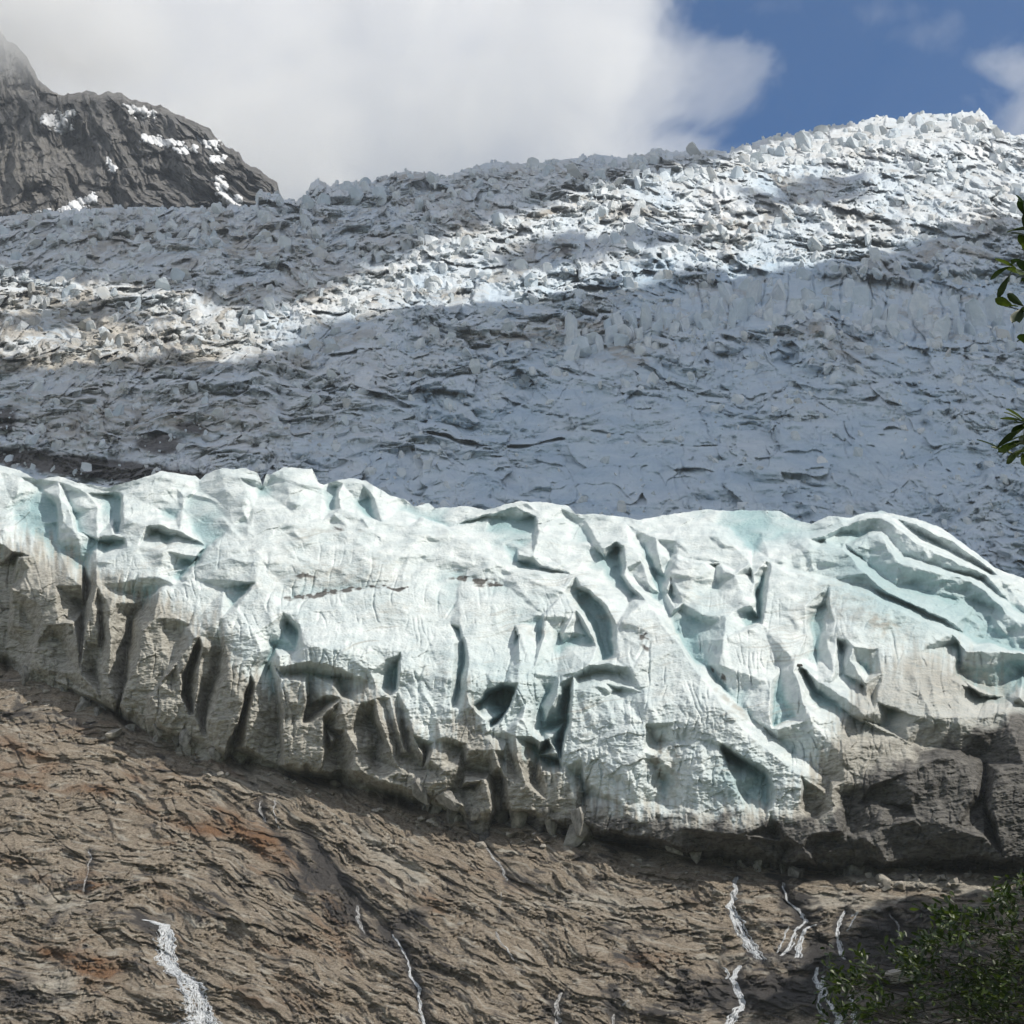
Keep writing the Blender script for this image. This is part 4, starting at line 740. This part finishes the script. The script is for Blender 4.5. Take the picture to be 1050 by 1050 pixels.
SNOW = [([(42, 122), (55, 118), (60, 112), (66, 117), (78, 115), (70, 124), (74, 131), (62, 139), (56, 131), (45, 129)], 'ragged white snow patch high on the left of the rocky peak'),
 ([(125, 106), (136, 111), (150, 112), (160, 117), (148, 121), (132, 115)], 'small broken snow patch just under the peak shoulder'),
 ([(144, 139), (165, 141), (188, 147), (184, 152), (160, 149), (146, 145)], 'long thin snow ledge across the dark middle of the peak'),
 ([(200, 142), (224, 147), (224, 154), (210, 150)], 'narrow snow strip on the ridge right of the long snow ledge'),
 ([(35, 218), (60, 216), (80, 205), (98, 199), (98, 205), (82, 216), (70, 215), (55, 222)], 'curved snow patch at the foot of the rock face, above the icefall'),
 ([(220, 181), (230, 184), (233, 197), (247, 205), (246, 211), (230, 210), (225, 199)], 'snow-filled gully at the right foot of the rocky peak'),
 ([(110, 164), (116, 167), (119, 178), (112, 177)], 'tiny upright snow patch in the middle of the rock face'),
 ([(178, 154), (200, 150), (203, 154), (186, 158)], 'thin snow streak just below the long snow ledge'),
 ([(216, 162), (230, 160), (229, 166), (218, 167)], 'small snow fleck beside the right skyline of the peak')]
for i, (p, l) in enumerate(SNOW): snow_patch(p, l, i * 7)

def build_unseen_buttress():
    # unseen crag added right of the view, shaped to shade the low slabs
    edge = [(1250, 905), (1100, 915), (1000, 925), (930, 924), (890, 930), (868, 950), (850, 980), (812, 1000), (775, 1030), (745, 1062), (700, 1120)]
    s = 95.0; pts = []
    for (x, y) in edge:
        d = float(rock_d(np.array(float(x)), np.array(float(y)))); pts.append(place(np.array(float(x)), np.array(float(y)), d) + L * s)
    pts = np.array(pts); n = 160; k = np.linspace(0, len(pts) - 1, n); cr = np.stack([np.interp(k, np.arange(len(pts)), pts[:, c]) for c in range(3)], 1)
    rows = []
    for f in np.concatenate([np.linspace(0, 1, 70), np.linspace(1.05, 2.0, 20)]):
        P = cr.copy()
        if f <= 1:      # left face: from the ground up
            P[:, 2] = -15 + (cr[:, 2] + 15) * f; P[:, 0] += -4 * (1 - f)
        else:           # top, running back to the right
            P[:, 0] += 110 * (f - 1); P[:, 2] += 30 * (f - 1)
        rows.append(P)
    P = np.array(rows); u, v = np.meshgrid(np.arange(P.shape[1]), np.arange(P.shape[0]))
    damp = np.minimum(1, np.abs(v - 69) / 8.0 + 0.15)
    P[..., 0] += damp * (7 * ridged(u / 20, v / 16, 401, 4) + 3.5 * facets(u / 7, v / 6, 402, 1.5, 1)); P[..., 2] += damp * 1.5 * fbm(u / 8, v / 8, 403, 4)
    o = grid_mesh('unseen_buttress', P, {k: 0 * u for k in ('rust', 'dark', 'pale')}, bpy.data.materials['rock_face'])
    return tag(o, kind='structure')
build_unseen_buttress()

# ------------------------------------------------------------------ clouds
def cloud_bank(name, label, maskf, x0, x1, y0, y1, depthf, zc, thick, dens):
    """an unseen cloud layer high on the right, outside the frame, shaped to shade the glacier"""
    X, Y = np.meshgrid(np.linspace(x0, x1, 150), np.linspace(y0, y1, 110)); M = maskf(X, Y)
    P = place(X, Y, depthf(X, Y)); P = P + L * ((zc - P[..., 2]) / L[2])[..., None]
    th = thick * M; keep = M > 0.02
    vs, fs, idx = [], [], {}
    def vid(j, i, top):
        edge = not keep[j, i]; k = (j, i, top and not edge)
        if k not in idx:
            idx[k] = len(vs); p = P[j, i].copy()
            if not edge: p[2] += th[j, i] * (1.0 if top else -0.25)
            vs.append(tuple(p))
        return idx[k]
    for j in range(X.shape[0] - 1):
        for i in range(X.shape[1] - 1):
            if keep[j, i] or keep[j + 1, i] or keep[j, i + 1] or keep[j + 1, i + 1]:
                a = [(j, i), (j, i + 1), (j + 1, i + 1), (j + 1, i)]
                f = [vid(*q, True) for q in a]; g = [vid(*q, False) for q in a][::-1]
                fs.append(f)
                if set(f) != set(g): fs.append(g)
    me = bpy.data.meshes.new(name); me.from_pydata(vs, [], fs); me.validate(); me.update()
    o = bpy.data.objects.new(name, me); COL.objects.link(o)
    m = bpy.data.materials.new('cloud_vapour'); m.use_nodes = True; t = m.node_tree; t.nodes.remove(t.nodes['Principled BSDF'])
    pv = t.nodes.new('ShaderNodeVolumeScatter'); pv.inputs['Color'].default_value = (0.99, 0.99, 0.99, 1); pv.inputs['Density'].default_value = dens; pv.inputs['Anisotropy'].default_value = 0.3
    t.links.new(pv.outputs[0], t.nodes['Material Output'].inputs['Volume']); me.materials.append(m)
    return tag(o, label, 'cloud')
icd = lambda X, Y: slope_depth(np.maximum(Y, 60), 0.736, 212.0)
def mid_mask(X, Y):
    up = line(X, [(-700, 392), (0, 389), (150, 386), (240, 376), (300, 388), (350, 372), (400, 342), (440, 332), (520, 322), (600, 320), (650, 312), (700, 300), (780, 286), (880, 278), (960, 262), (1050, 236), (1200, 220), (1700, 200)])
    n = 9 * fbm(X / 50, Y / 26, 501, 4)
    M = sm(-4, 10, Y - up + n)
    M = M * sm(640, 590, Y)
    return np.clip(M * (0.90 + 0.25 * fbm(X / 90, Y / 40, 502, 3)), 0, 1)
def top_mask(X, Y):
    lo = line(X, [(-700, 290), (0, 284), (90, 286), (190, 302), (260, 318), (330, 300), (380, 272), (430, 250), (500, 226), (560, 206), (640, 184), (700, 170), (760, 150), (900, 120), (1100, 90)])
    M = sm(6, -8, Y - lo + 12 * fbm(X / 60, Y / 26, 503, 4))
    Xw = X + 50 * fbm(X / 60, Y / 30, 505, 4); Yw = Y + 26 * fbm(X / 60, Y / 30, 506, 4)
    M = np.maximum(M, gmask(Xw, Yw, [(600, 262, 60, 8, -8, .45), (870, 200, 60, 10, -5, .35), (60, 330, 50, 8, 0, .4), (970, 200, 60, 14, 5, .6), (930, 245, 50, 10, 0, .6)]))
    return np.clip(M, 0, 1) * sm(-14, 4, Y - line(X, TOP)) * sm(900, 780, X)
cloud_bank('cloud', 'long unseen cloud bank outside the right edge, shading the lower icefall', mid_mask, -700, 1700, 190, 660, icd, 1500.0, 70.0, 0.0045)
cloud_bank('cloud', 'unseen cloud bank outside the right edge, shading the upper left icefall', top_mask, -700, 1000, 60, 340, icd, 1900.0, 70.0, 0.0075)

def fog_cloud(name, label, lobes, dens, thr, soft, amp, nscale, step, g=0.0):
    """a cloud of vapour: a soft union of lobes (px, py, depth, radius x, y, z in metres) eaten into by noise"""
    cs = [(place(np.array(float(a)), np.array(float(b)), float(d)), np.array([rx, ry, rz], float)) for (a, b, d, rx, ry, rz) in lobes]
    lo = np.min([c - r * 1.3 for c, r in cs], 0); hi = np.max([c + r * 1.3 for c, r in cs], 0); mid = (lo + hi) / 2
    me = bpy.data.meshes.new(name); h = (hi - lo) / 2
    v = [tuple(h * np.array([sx, sy, sz])) for sx in (-1, 1) for sy in (-1, 1) for sz in (-1, 1)]
    me.from_pydata(v, [], [(0, 1, 3, 2), (4, 6, 7, 5), (0, 4, 5, 1), (2, 3, 7, 6), (0, 2, 6, 4), (1, 5, 7, 3)]); me.update()
    o = bpy.data.objects.new(name, me); COL.objects.link(o); o.location = mid
    m = NT('cloud_mist'); t = m.t; t.nodes.remove(m.b); tc = m.n('ShaderNodeTexCoord').outputs['Object']; best = None
    for c, r in cs:
        mp = m.n('ShaderNodeMapping'); mp.inputs['Location'].default_value = tuple(-(c - mid) / r); mp.inputs['Scale'].default_value = tuple(1 / r); m.l(tc, mp.inputs[0])
        ln = m.n('ShaderNodeVectorMath', operation='LENGTH'); m.l(mp.outputs[0], ln.inputs[0])
        f = m.m2('SUBTRACT', 1.0, ln.outputs['Value']); best = f if best is None else m.m2('MAXIMUM', best, f)
    n = m.noise(m.pos((1, 0.6, 1.3)), nscale, 10, 0.68, 0.3)
    f = m.m2('ADD', best, m.m2('MULTIPLY', m.m2('SUBTRACT', n, 0.5), amp))
    den = m.m2('MULTIPLY', m.ramp(f, thr, thr + soft), dens)
    pv = m.n('ShaderNodeVolumeScatter'); pv.inputs['Color'].default_value = (1, 1, 1, 1); pv.inputs['Anisotropy'].default_value = g; m.l(den, pv.inputs['Density'])
    m.l(pv.outputs[0], m.out.inputs['Volume']); me.materials.append(m.m); m.m.cycles.volume_step_rate = step
    return tag(o, label, 'cloud')
fog_cloud('cloud', 'huge pale cloud rolling over the ridge behind the rocky peak',
 [(310, 110, 2600, 480, 260, 300), (120, 60, 2500, 430, 260, 260), (440, 60, 2600, 330, 260, 260), (560, 20, 2600, 200, 190, 150), (540, 120, 2500, 260, 190, 110), (690, 82, 2550, 190, 120, 46), (-150, 20, 2450, 430, 260, 300), (590, 165, 2500, 240, 160, 44), (250, 190, 2500, 620, 260, 200), (480, 170, 2550, 380, 260, 150), (60, 160, 2400, 420, 230, 200)], 0.0050, 0.10, 0.20, 2.3, 0.0055, 0.25)
fog_cloud('cloud', 'thin mist wrapping the top of the rocky peak', [(10, 8, 1740, 150, 110, 84), (85, 40, 1780, 140, 90, 46), (-120, -10, 1750, 200, 130, 100)], 0.012, 0.12, 0.5, 1.4, 0.010, 0.35)
fog_cloud('cloud', 'small torn white cloud in the blue sky at the upper right', [(1042, 70, 2900, 100, 120, 60), (1066, 118, 2900, 90, 120, 70), (1010, 62, 2900, 60, 60, 26)], 0.0070, 0.30, 0.5, 2.6, 0.010, 0.3)

# ------------------------------------------------------------------ thin air haze between the camera and the far ice
def build_haze():
    x, y0, y1, z0, z1 = 2600, -1600, 2060, -60, 1480; me = bpy.data.meshes.new('haze')
    v = [(sx * x, y, z) for sx in (-1, 1) for y in (y0, y1) for z in (z0, z1)]
    me.from_pydata(v, [], [(0, 1, 3, 2), (4, 6, 7, 5), (0, 4, 5, 1), (2, 3, 7, 6), (0, 2, 6, 4), (1, 5, 7, 3)]); me.update()
    o = bpy.data.objects.new('haze', me); COL.objects.link(o); m = bpy.data.materials.new('haze_air'); m.use_nodes = True; t = m.node_tree; t.nodes.remove(t.nodes['Principled BSDF'])
    pv = t.nodes.new('ShaderNodeVolumePrincipled'); pv.inputs['Color'].default_value = (0.86, 0.92, 1.0, 1); pv.inputs['Density'].default_value = 0.00007; pv.inputs['Anisotropy'].default_value = 0.2
    t.links.new(pv.outputs[0], t.nodes['Material Output'].inputs['Volume']); me.materials.append(m); tag(o, kind='stuff')
build_haze()

fog_cloud('cloud', 'faint wisp of cloud left of the torn cloud in the blue sky', [(905, 14, 2900, 90, 40, 34), (950, 34, 2900, 90, 40, 34), (800, 6, 2900, 60, 40, 12)], 0.0026, 0.25, 0.7, 3.0, 0.012, 0.35)
# ------------------------------------------------------------------ meltwater streams
foam = NT('white_water'); _v = foam.pos(); _n = foam.noise(_v, 2.0, 6, 0.7)
foam.l(foam.mix(foam.ramp(_n, 0.3, 0.7), (0.42, 0.45, 0.48), (0.80, 0.82, 0.84)), foam.b.inputs['Base Color']); foam.b.inputs['Roughness'].default_value = 0.35
foam.l(foam.bump(_n, 0.1, 0.6), foam.b.inputs['Normal'])
def veil(nt, amount):
    t_ = nt.n('ShaderNodeBsdfTransparent'); ms = nt.n('ShaderNodeMixShader'); nt.l(nt.ramp(nt.noise(nt.pos((1, 1, 0.4)), 3.0, 5, 0.7), 0.35, 0.65, amount, min(0.95, amount + 0.5)), ms.inputs[0]); nt.l(nt.b.outputs[0], ms.inputs[1]); nt.l(t_.outputs[0], ms.inputs[2]); nt.l(ms.outputs[0], nt.out.inputs[0])
veil(foam, 0.05)
thin = NT('thin_water'); thin.b.inputs['Base Color'].default_value = (0.62, 0.62, 0.62, 1); thin.b.inputs['Roughness'].default_value = 0.3; veil(thin, 0.35)
def tube(V, F, pts, rad, sides=5):
    n0 = len(V)
    for i, p in enumerate(pts):
        a = pts[max(0, i - 1)]; b = pts[min(len(pts) - 1, i + 1)]; t = (b - a); t = t / (np.linalg.norm(t) + 1e-9)
        s = np.cross(t, [0, -1, 0.2]); s = s / (np.linalg.norm(s) + 1e-9); u = np.cross(s, t)
        for k in range(sides):
            an = 6.2832 * k / sides; V.append(tuple(p + rad[i] * (math.cos(an) * s + math.sin(an) * u)))
    for i in range(len(pts) - 1):
        for k in range(sides):
            a = n0 + i * sides + k; b = n0 + i * sides + (k + 1) % sides
            F.append((a, b, b + sides, a + sides))
    F.append(tuple(n0 + k for k in range(sides))[::-1]); F.append(tuple(n0 + (len(pts) - 1) * sides + k for k in range(sides)))
def mesh_obj(name, V, F, mat, parent=None, smooth=True):
    me = bpy.data.meshes.new(name); me.from_pydata([tuple(v) for v in V], [], F); me.update(); me.materials.append(mat)
    if smooth: me.polygons.foreach_set('use_smooth', np.ones(len(me.polygons), bool))
    o = bpy.data.objects.new(name, me); COL.objects.link(o); o.parent = parent; return o
def stream(strokes, label, seed):
    rg = random.Random(seed); V, F = [], []
    for st in strokes:
        P = np.array(st, float); seg = np.r_[0, np.cumsum(np.hypot(*np.diff(P[:, :2], axis=0).T))]; n = max(4, int(seg[-1] / 1.3)); k = np.linspace(0, seg[-1], n)
        X = np.interp(k, seg, P[:, 0]); Y = np.interp(k, seg, P[:, 1]); X = X + 3.4 * fbm(k / 11 + seed, k * 0 + 1, 605, 4); Wd = np.interp(k, seg, P[:, 2]) * (0.75 + 0.9 * np.abs(fbm(k / 9, k * 0 + seed, 606, 3)) * 2)
        for sidx in range(max(1, int(np.mean(Wd) * 5.0))):
            off = rg.gauss(0, 0.30); ph = rg.uniform(0, 100)
            lat = off + 0.35 * fbm(k / 13 + ph, k * 0 + sidx, 601, 3); xs = X + lat * Wd + 1.2 * fbm(k / 7, k * 0 + ph, 602, 2); ys = Y + 0.5 * fbm(k / 5 + ph, k * 0, 603, 2)
            on = perlin(k / 9 + ph, k * 0 + 0.5, 604) > -0.12; run = []
            for i in range(n + 1):
                if i < n and on[i]: run.append(i)
                else:
                    if len(run) > 2:
                        pts = [place(np.array(xs[j]), np.array(ys[j]), rock_depth(xs[j], ys[j]) - 0.10) for j in run]
                        r = [(0.035 + 0.045 * rg.random() ** 2) * (0.5 + min(1.0, Wd[j] / 4)) * (0.35 + 0.65 * math.sin(math.pi * (a + 0.5) / len(run))) for a, j in enumerate(run)]
                        tube(V, F, pts, r)
                    run = []
    o = mesh_obj('waterfall', V, F, (foam if max(p[2] for st in strokes for p in st) > 4 else thin).m); tag(o, label, 'waterfall', 'meltwater falls running down the rock')
WL = {'A': 'wide white waterfall on the left, spilling down the brown rock', 'B': 'tall white waterfall dropping from under the ice, upper right rock', 'C': 'short white waterfall just below the tall one, at the bottom', 'D': 'forked cascade of thin falls right of the tall waterfall', 'E': 'thin waterfall down the left edge of the dark slab', 'F': 'bluish cascade in shade at the bottom edge, left of the leaves', 'G': 'pair of short rills below the ice foot at centre left', 'H': 'thin broken rill below the standing ice block at centre', 'I': 'short thin rill at the head of the dark gully', 'J': 'long thin stream following the dark gully to the bottom edge', 'K': 'small rill at the bottom edge near the middle', 'L': 'tiny rill at the bottom edge right of the middle', 'M': 'faint pale trickle on the left rock above the wide waterfall', 'N': 'faint trickle over the right edge of the dark slab'}
for i, (k, st) in enumerate(FALLS.items()): stream(st, WL[k], 700 + i)

# ------------------------------------------------------------------ loose boulders
bm_ = NT('boulder_stone'); _v = bm_.pos(); _n = bm_.noise(_v, 1.5, 8, 0.7)
bm_.l(bm_.mix(bm_.ramp(_n, 0.3, 0.7), (0.17, 0.155, 0.135), (0.42, 0.395, 0.35)), bm_.b.inputs['Base Color']); bm_.b.inputs['Roughness'].default_value = 0.85; bm_.l(bm_.bump(_n, 0.15, 0.8), bm_.b.inputs['Normal'])
dk_ = NT('dark_stone'); _n = dk_.noise(dk_.pos(), 2, 8, 0.7); dk_.l(dk_.mix(_n, (0.03, 0.028, 0.026), (0.09, 0.08, 0.07)), dk_.b.inputs['Base Color']); dk_.b.inputs['Roughness'].default_value = 0.8
import bmesh
def boulder_mesh(seed, mat):
    bm = bmesh.new(); bmesh.ops.create_icosphere(bm, subdivisions=3, radius=1.0); rg = np.random.RandomState(seed)
    nr = rg.randn(14, 3); nr /= np.linalg.norm(nr, axis=1)[:, None]; cut = rg.uniform(0.42, 0.78, 14)
    for v in bm.verts:
        p = np.array(v.co); 
        for a, c in zip(nr, cut):
            d = p @ a
            if d > c: p = p - a * (d - c)
        v.co = p * np.array([1.25, 1.0, 0.8])
    me = bpy.data.meshes.new('boulder'); bm.to_mesh(me); bm.free(); me.materials.append(mat); return me
BM = [boulder_mesh(s, bm_.m) for s in range(6)]
rg = random.Random(5)
def put_boulder(me, x, y, r, d, label, group=None):
    o = bpy.data.objects.new('boulder', me); COL.objects.link(o); o.location = place(np.array(float(x)), np.array(float(y)), d - 0.5 * r)
    o.rotation_euler = (rg.uniform(-.4, .4), rg.uniform(-.4, .4), rg.uniform(0, 6.28)); o.scale = (r, r, r * rg.uniform(0.7, 1.0)); tag(o, label, 'boulder', group)
for (x0, x1, dy0, dy1, n, r0, r1) in [(270, 345, -4, 12, 14, .25, .8), (383, 450, 4, 16, 14, .25, .9), (500, 600, 4, 18, 14, .25, .7), (640, 760, 4, 16, 16, .25, .7), (880, 1000, -2, 12, 40, .35, 1.1), (10, 120, 4, 26, 12, .3, .9), (180, 240, 6, 24, 10, .3, .9)]:
    for k in range(n):
        x = rg.uniform(x0, x1); y = float(line(x, FOOT)) + rg.uniform(dy0, dy1); r = r0 + (r1 - r0) * rg.random() ** 2.2
        put_boulder(BM[rg.randrange(6)], x, y, r, rock_depth(x, y), 'small pale boulder lying on the rock just below the ice edge', 'boulders strewn below the ice')
ib = NT('grit_ice'); _n = ib.noise(ib.pos(), 1.2, 8, 0.7); ib.l(ib.mix(ib.ramp(_n, 0.35, 0.65), (0.08, 0.077, 0.07), (0.34, 0.33, 0.30)), ib.b.inputs['Base Color']); ib.b.inputs['Roughness'].default_value = 0.6; ib.l(ib.bump(_n, 0.3, 0.8), ib.b.inputs['Normal'])
IB = []
for s_ in range(7):
    v_, f_ = chunk(np.random.RandomState(90 + s_), 1.1); me_ = bpy.data.meshes.new('ice_block'); me_.from_pydata([tuple(q) for q in v_], [], f_); me_.update(); me_.materials.append(ib.m); IB.append(me_)
for (x0, x1, dy0, dy1, n, r0, r1) in [(20, 110, -8, 8, 7, .8, 2.2), (120, 240, -10, 4, 8, .7, 1.8), (430, 500, -26, 2, 9, 1.0, 3.0), (500, 610, -22, 0, 12, .9, 2.6), (690, 900, -12, 0, 12, .8, 2.0)]:
    for k in range(n):
        x = rg.uniform(x0, x1); y = float(line(x, FOOT)) + rg.uniform(dy0, dy1); r = r0 + (r1 - r0) * rg.random() ** 1.8
        o = bpy.data.objects.new('ice_block', IB[rg.randrange(7)]); COL.objects.link(o); hit = ice.ray_cast(Vector(CAM), Vector(ray(np.array(x), np.array(y))).normalized())
        dy_ = rock_depth(x, y); p = place(np.array(x), np.array(y), dy_)
        if hit[0] and hit[1].y < p[1]: p = np.array(hit[1])
        o.location = p; o.scale = (r * rg.uniform(.7, 1.1), r * 0.9, r * rg.uniform(.7, 1.3)); o.rotation_euler = (rg.uniform(-.5, .5), rg.uniform(-.5, .5), rg.uniform(0, 6.28))
        tag(o, 'gritty grey block of fallen ice at the dirty foot of the front glacier', 'ice block', 'fallen blocks along the foot of the ice')
big = boulder_mesh(31, bm_.m)
for (x, y, r, l) in [(493, 868, 1.2, 'rounded grey boulder beside the thin rill under the centre ice'), (345, 806, 1.3, 'pale boulder wedged under the left-centre ice foot'), (905, 902, 1.7, 'pale angular boulder at the sunlit shelf under the dark ice'), (1040, 878, 2.6, 'large grey boulder at the right edge below the dark ice'), (118, 752, 1.6, 'brown boulder in the dark gap beneath the left ice wall'), (925, 1000, 2.2, 'dark block on the shaded slab behind the leaves')]:
    put_boulder(big, x, y, r, rock_depth(x, y), l)
o = bpy.data.objects.new('stone', boulder_mesh(40, dk_.m)); COL.objects.link(o); o.scale = (0.75, 0.6, 0.45)
def cast(px, py):
    dg = bpy.context.evaluated_depsgraph_get(); hit, loc, *_ = S.ray_cast(dg, Vector(CAM), Vector(ray(np.array(float(px)), np.array(float(py)))).normalized()); return loc
dd = ice.evaluated_get(bpy.context.evaluated_depsgraph_get()).ray_cast(Vector(CAM), Vector(ray(np.array(818.0), np.array(682.0))).normalized())
o.location = dd[1]; tag(o, 'small dark stone lying alone on the bright ice slope', 'stone')

# ------------------------------------------------------------------ trees close to the camera
def leaf_mat(name, c0, c1):
    m = NT(name); oi = m.attr('shade'); m.l(m.mix(oi, c0, c1), m.b.inputs['Base Color']); m.b.inputs['Roughness'].default_value = 0.45
    tr = m.n('ShaderNodeBsdfTranslucent'); m.l(m.mix(oi, (c0[0] * 1.6, c0[1] * 1.7, c0[2]), (c1[0] * 1.8, c1[1] * 1.8, c1[2])), tr.inputs['Color'])
    ms = m.n('ShaderNodeMixShader'); ms.inputs[0].default_value = 0.25; m.l(m.b.outputs[0], ms.inputs[1]); m.l(tr.outputs[0], ms.inputs[2]); m.l(ms.outputs[0], m.out.inputs[0]); return m.m
bark = NT('bark'); _n = bark.noise(bark.pos((6, 6, 1)), 4, 6, 0.7); bark.l(bark.mix(_n, (0.010, 0.009, 0.007), (0.035, 0.03, 0.024)), bark.b.inputs['Base Color']); bark.b.inputs['Roughness'].default_value = 0.9
LM = leaf_mat('leaf_green', (0.012, 0.026, 0.006), (0.075, 0.105, 0.02))
def leaf(V, F, Sh, base, dr, up, ln, w, rg):
    dr = dr / np.linalg.norm(dr); s = np.cross(dr, up); s = s / (np.linalg.norm(s) + 1e-9); n = np.cross(s, dr); k0 = len(V); sh = rg.random() ** 2.5
    prof = [(0, 0.04), (0.22, 0.5), (0.5, 0.92), (0.72, 1.0), (0.9, 0.62), (1.0, 0.04)]; droop = rg.uniform(0.05, 0.25)
    for (t, ww) in prof:
        c = base + dr * ln * t - n * ln * droop * t * t
        for q in (-1, 0, 1): V.append(tuple(c + s * q * w * ww * 0.5 + n * abs(q) * w * 0.12)); Sh.append(sh)
    for i in range(5):
        for q in (0, 1): a = k0 + i * 3 + q; F.append((a, a + 1, a + 4, a + 3))
def build_tree(name_label, trunk, twigs, lscale, seed, nleaf, spread):
    rg = random.Random(seed); root = bpy.data.objects.new('tree', None); COL.objects.link(root); root.location = tuple(trunk[0]); base = np.array(trunk[0], float)
    tag(root, name_label, 'tree'); V, F = [], []
    T_ = [np.array(p, float) - base for p in trunk]; n = 24; k = np.linspace(0, len(T_) - 1, n); pts = [np.array([np.interp(q, range(len(T_)), [p[c] for p in T_]) for c in range(3)]) for q in k]
    R0 = 0.02 * np.linalg.norm(T_[-1]) + 0.03; tube(V, F, pts, [R0 * (1 - 0.8 * i / n) for i in range(n)], 10); mesh_obj('trunk', V, F, bark.m, root)
    BV, BF, LV, LF, LS = [], [], [], [], []
    for (hub, tl) in twigs:
        hub = np.array(hub) - base; j = min(range(n), key=lambda i: abs(pts[i][2] - (hub[2] - 0.25 * np.linalg.norm(hub[:2] - pts[i][:2])))); a = pts[j]; m_ = 14; dist = np.linalg.norm(hub - a)
        ph = rg.uniform(0, 6)
        br = [a + (hub - a) * (i / m_) + np.array([0.02 * math.sin(ph + i), 0.05 * math.sin(2 * ph + i * .7), 0.05 * math.sin(math.pi * i / m_) + .02 * math.sin(ph + 1.3 * i)]) * dist for i in range(m_ + 1)]
        tube(BV, BF, br, [0.005 * min(1, dist) * (1 - 0.75 * i / m_) + 0.0012 for i in range(m_ + 1)], 6)
        for (st, nl) in tl:
            st = np.array(st) - base; q = br[rg.randrange(m_ - 5, m_ + 1)]; mid = (q + st) / 2 + np.array([rg.gauss(0, 1), rg.gauss(0, 1), rg.gauss(0, 1)]) * np.linalg.norm(st - q) * 0.08
            dr0 = (st - q) / (np.linalg.norm(st - q) + 1e-6); en = st + (dr0 + np.array([rg.gauss(0, .4), rg.gauss(0, .4), rg.gauss(0.25, .35)])) * lscale * 1.5
            tube(BV, BF, [q, mid, st, en], [0.0018, 0.0015, 0.0012, 0.001], 4)
            for l in range(nl):
                t = rg.random() ** 0.6; b = st + (en - st) * t + np.array([rg.gauss(0, 1), rg.gauss(0, 1), rg.gauss(0, 1)]) * spread; ax = (en - st) / np.linalg.norm(en - st)
                d_ = ax * rg.uniform(0.35, 1.1) + np.array([rg.gauss(0, 1), rg.gauss(0, 1), rg.gauss(0, 1)]) * 0.5
                leaf(LV, LF, LS, b, d_, np.array([rg.gauss(0, .6), rg.gauss(-.2, .6), 1.0]), lscale * rg.uniform(0.7, 1.15), lscale * rg.uniform(0.30, 0.42), rg)
    mesh_obj('branches', BV, BF, bark.m, root)
    o = mesh_obj('crown', LV, LF, LM, root); at = o.data.attributes.new('shade', 'FLOAT', 'POINT'); at.data.foreach_set('value', np.array(LS, np.float32))
def W3(x, y, d): return place(np.array(float(x)), np.array(float(y)), float(d))
near = []
for (hx, hy, tl) in [(1100, 300, [(1050, 262), (1046, 272), (1054, 284), (1060, 296), (1068, 276)]), (1095, 340, [(1058, 326), (1060, 345)]), (1110, 462, [(1046, 448), (1050, 458), (1058, 440), (1052, 466), (1068, 452)]), (1200, 420, [(1150, 400), (1140, 430), (1180, 380), (1190, 440)]), (1250, 550, [(1170, 540), (1200, 580), (1230, 520)])]:
    near.append((W3(hx, hy, 5.3), [(W3(x + 14, y, 5.2 + rg.uniform(-.06, .06)), 8) for (x, y) in tl]))
build_tree('near tree with long dark green leaves poking in at the right edge', [(2.5, 5.3, 0), (2.45, 5.35, 2.2), (2.35, 5.4, 4.2), (2.3, 5.4, 6.2)], near, 0.066, 11, 9, 0.006)
far = []; rt = random.Random(3)
for (x, y, r, k) in [(1035, 932, 16, 10), (1050, 905, 12, 6), (1010, 955, 24, 16), (1045, 980, 30, 26), (1030, 1022, 34, 30), (1052, 1042, 24, 18), (973, 943, 14, 10), (955, 985, 24, 24), (936, 992, 12, 8), (890, 1000, 20, 18), (868, 1012, 11, 8), (864, 1040, 8, 6), (896, 1040, 14, 10), (928, 1030, 9, 5), (966, 1026, 8, 5), (940, 1050, 12, 6), (1002, 1000, 22, 14), (985, 965, 16, 10), (1010, 1045, 26, 20), (1090, 960, 50, 36), (1090, 1060, 60, 36), (1160, 1000, 60, 36), (980, 1090, 60, 24), (900, 1095, 40, 14), (1120, 890, 40, 20), (1210, 950, 60, 26), (1250, 1050, 70, 26), (1190, 860, 50, 20)]:
    dd_ = 12 + rt.uniform(-.5, .5)
    far.append((W3(x + r * 0.9, y + r * 0.3, dd_), [(W3(x + rt.gauss(0, .55) * r, y + rt.gauss(0, .5) * r, dd_ + rt.uniform(-.25, .25)), 11) for i in range(int(k * 0.95))]))
build_tree('leafy dark green tree filling the bottom right corner', [(4.4, 12.2, 0), (4.3, 12.1, 1.5), (4.3, 12, 3.0), (4.5, 12, 4.6)], far, 0.06, 12, 11, 0.025)
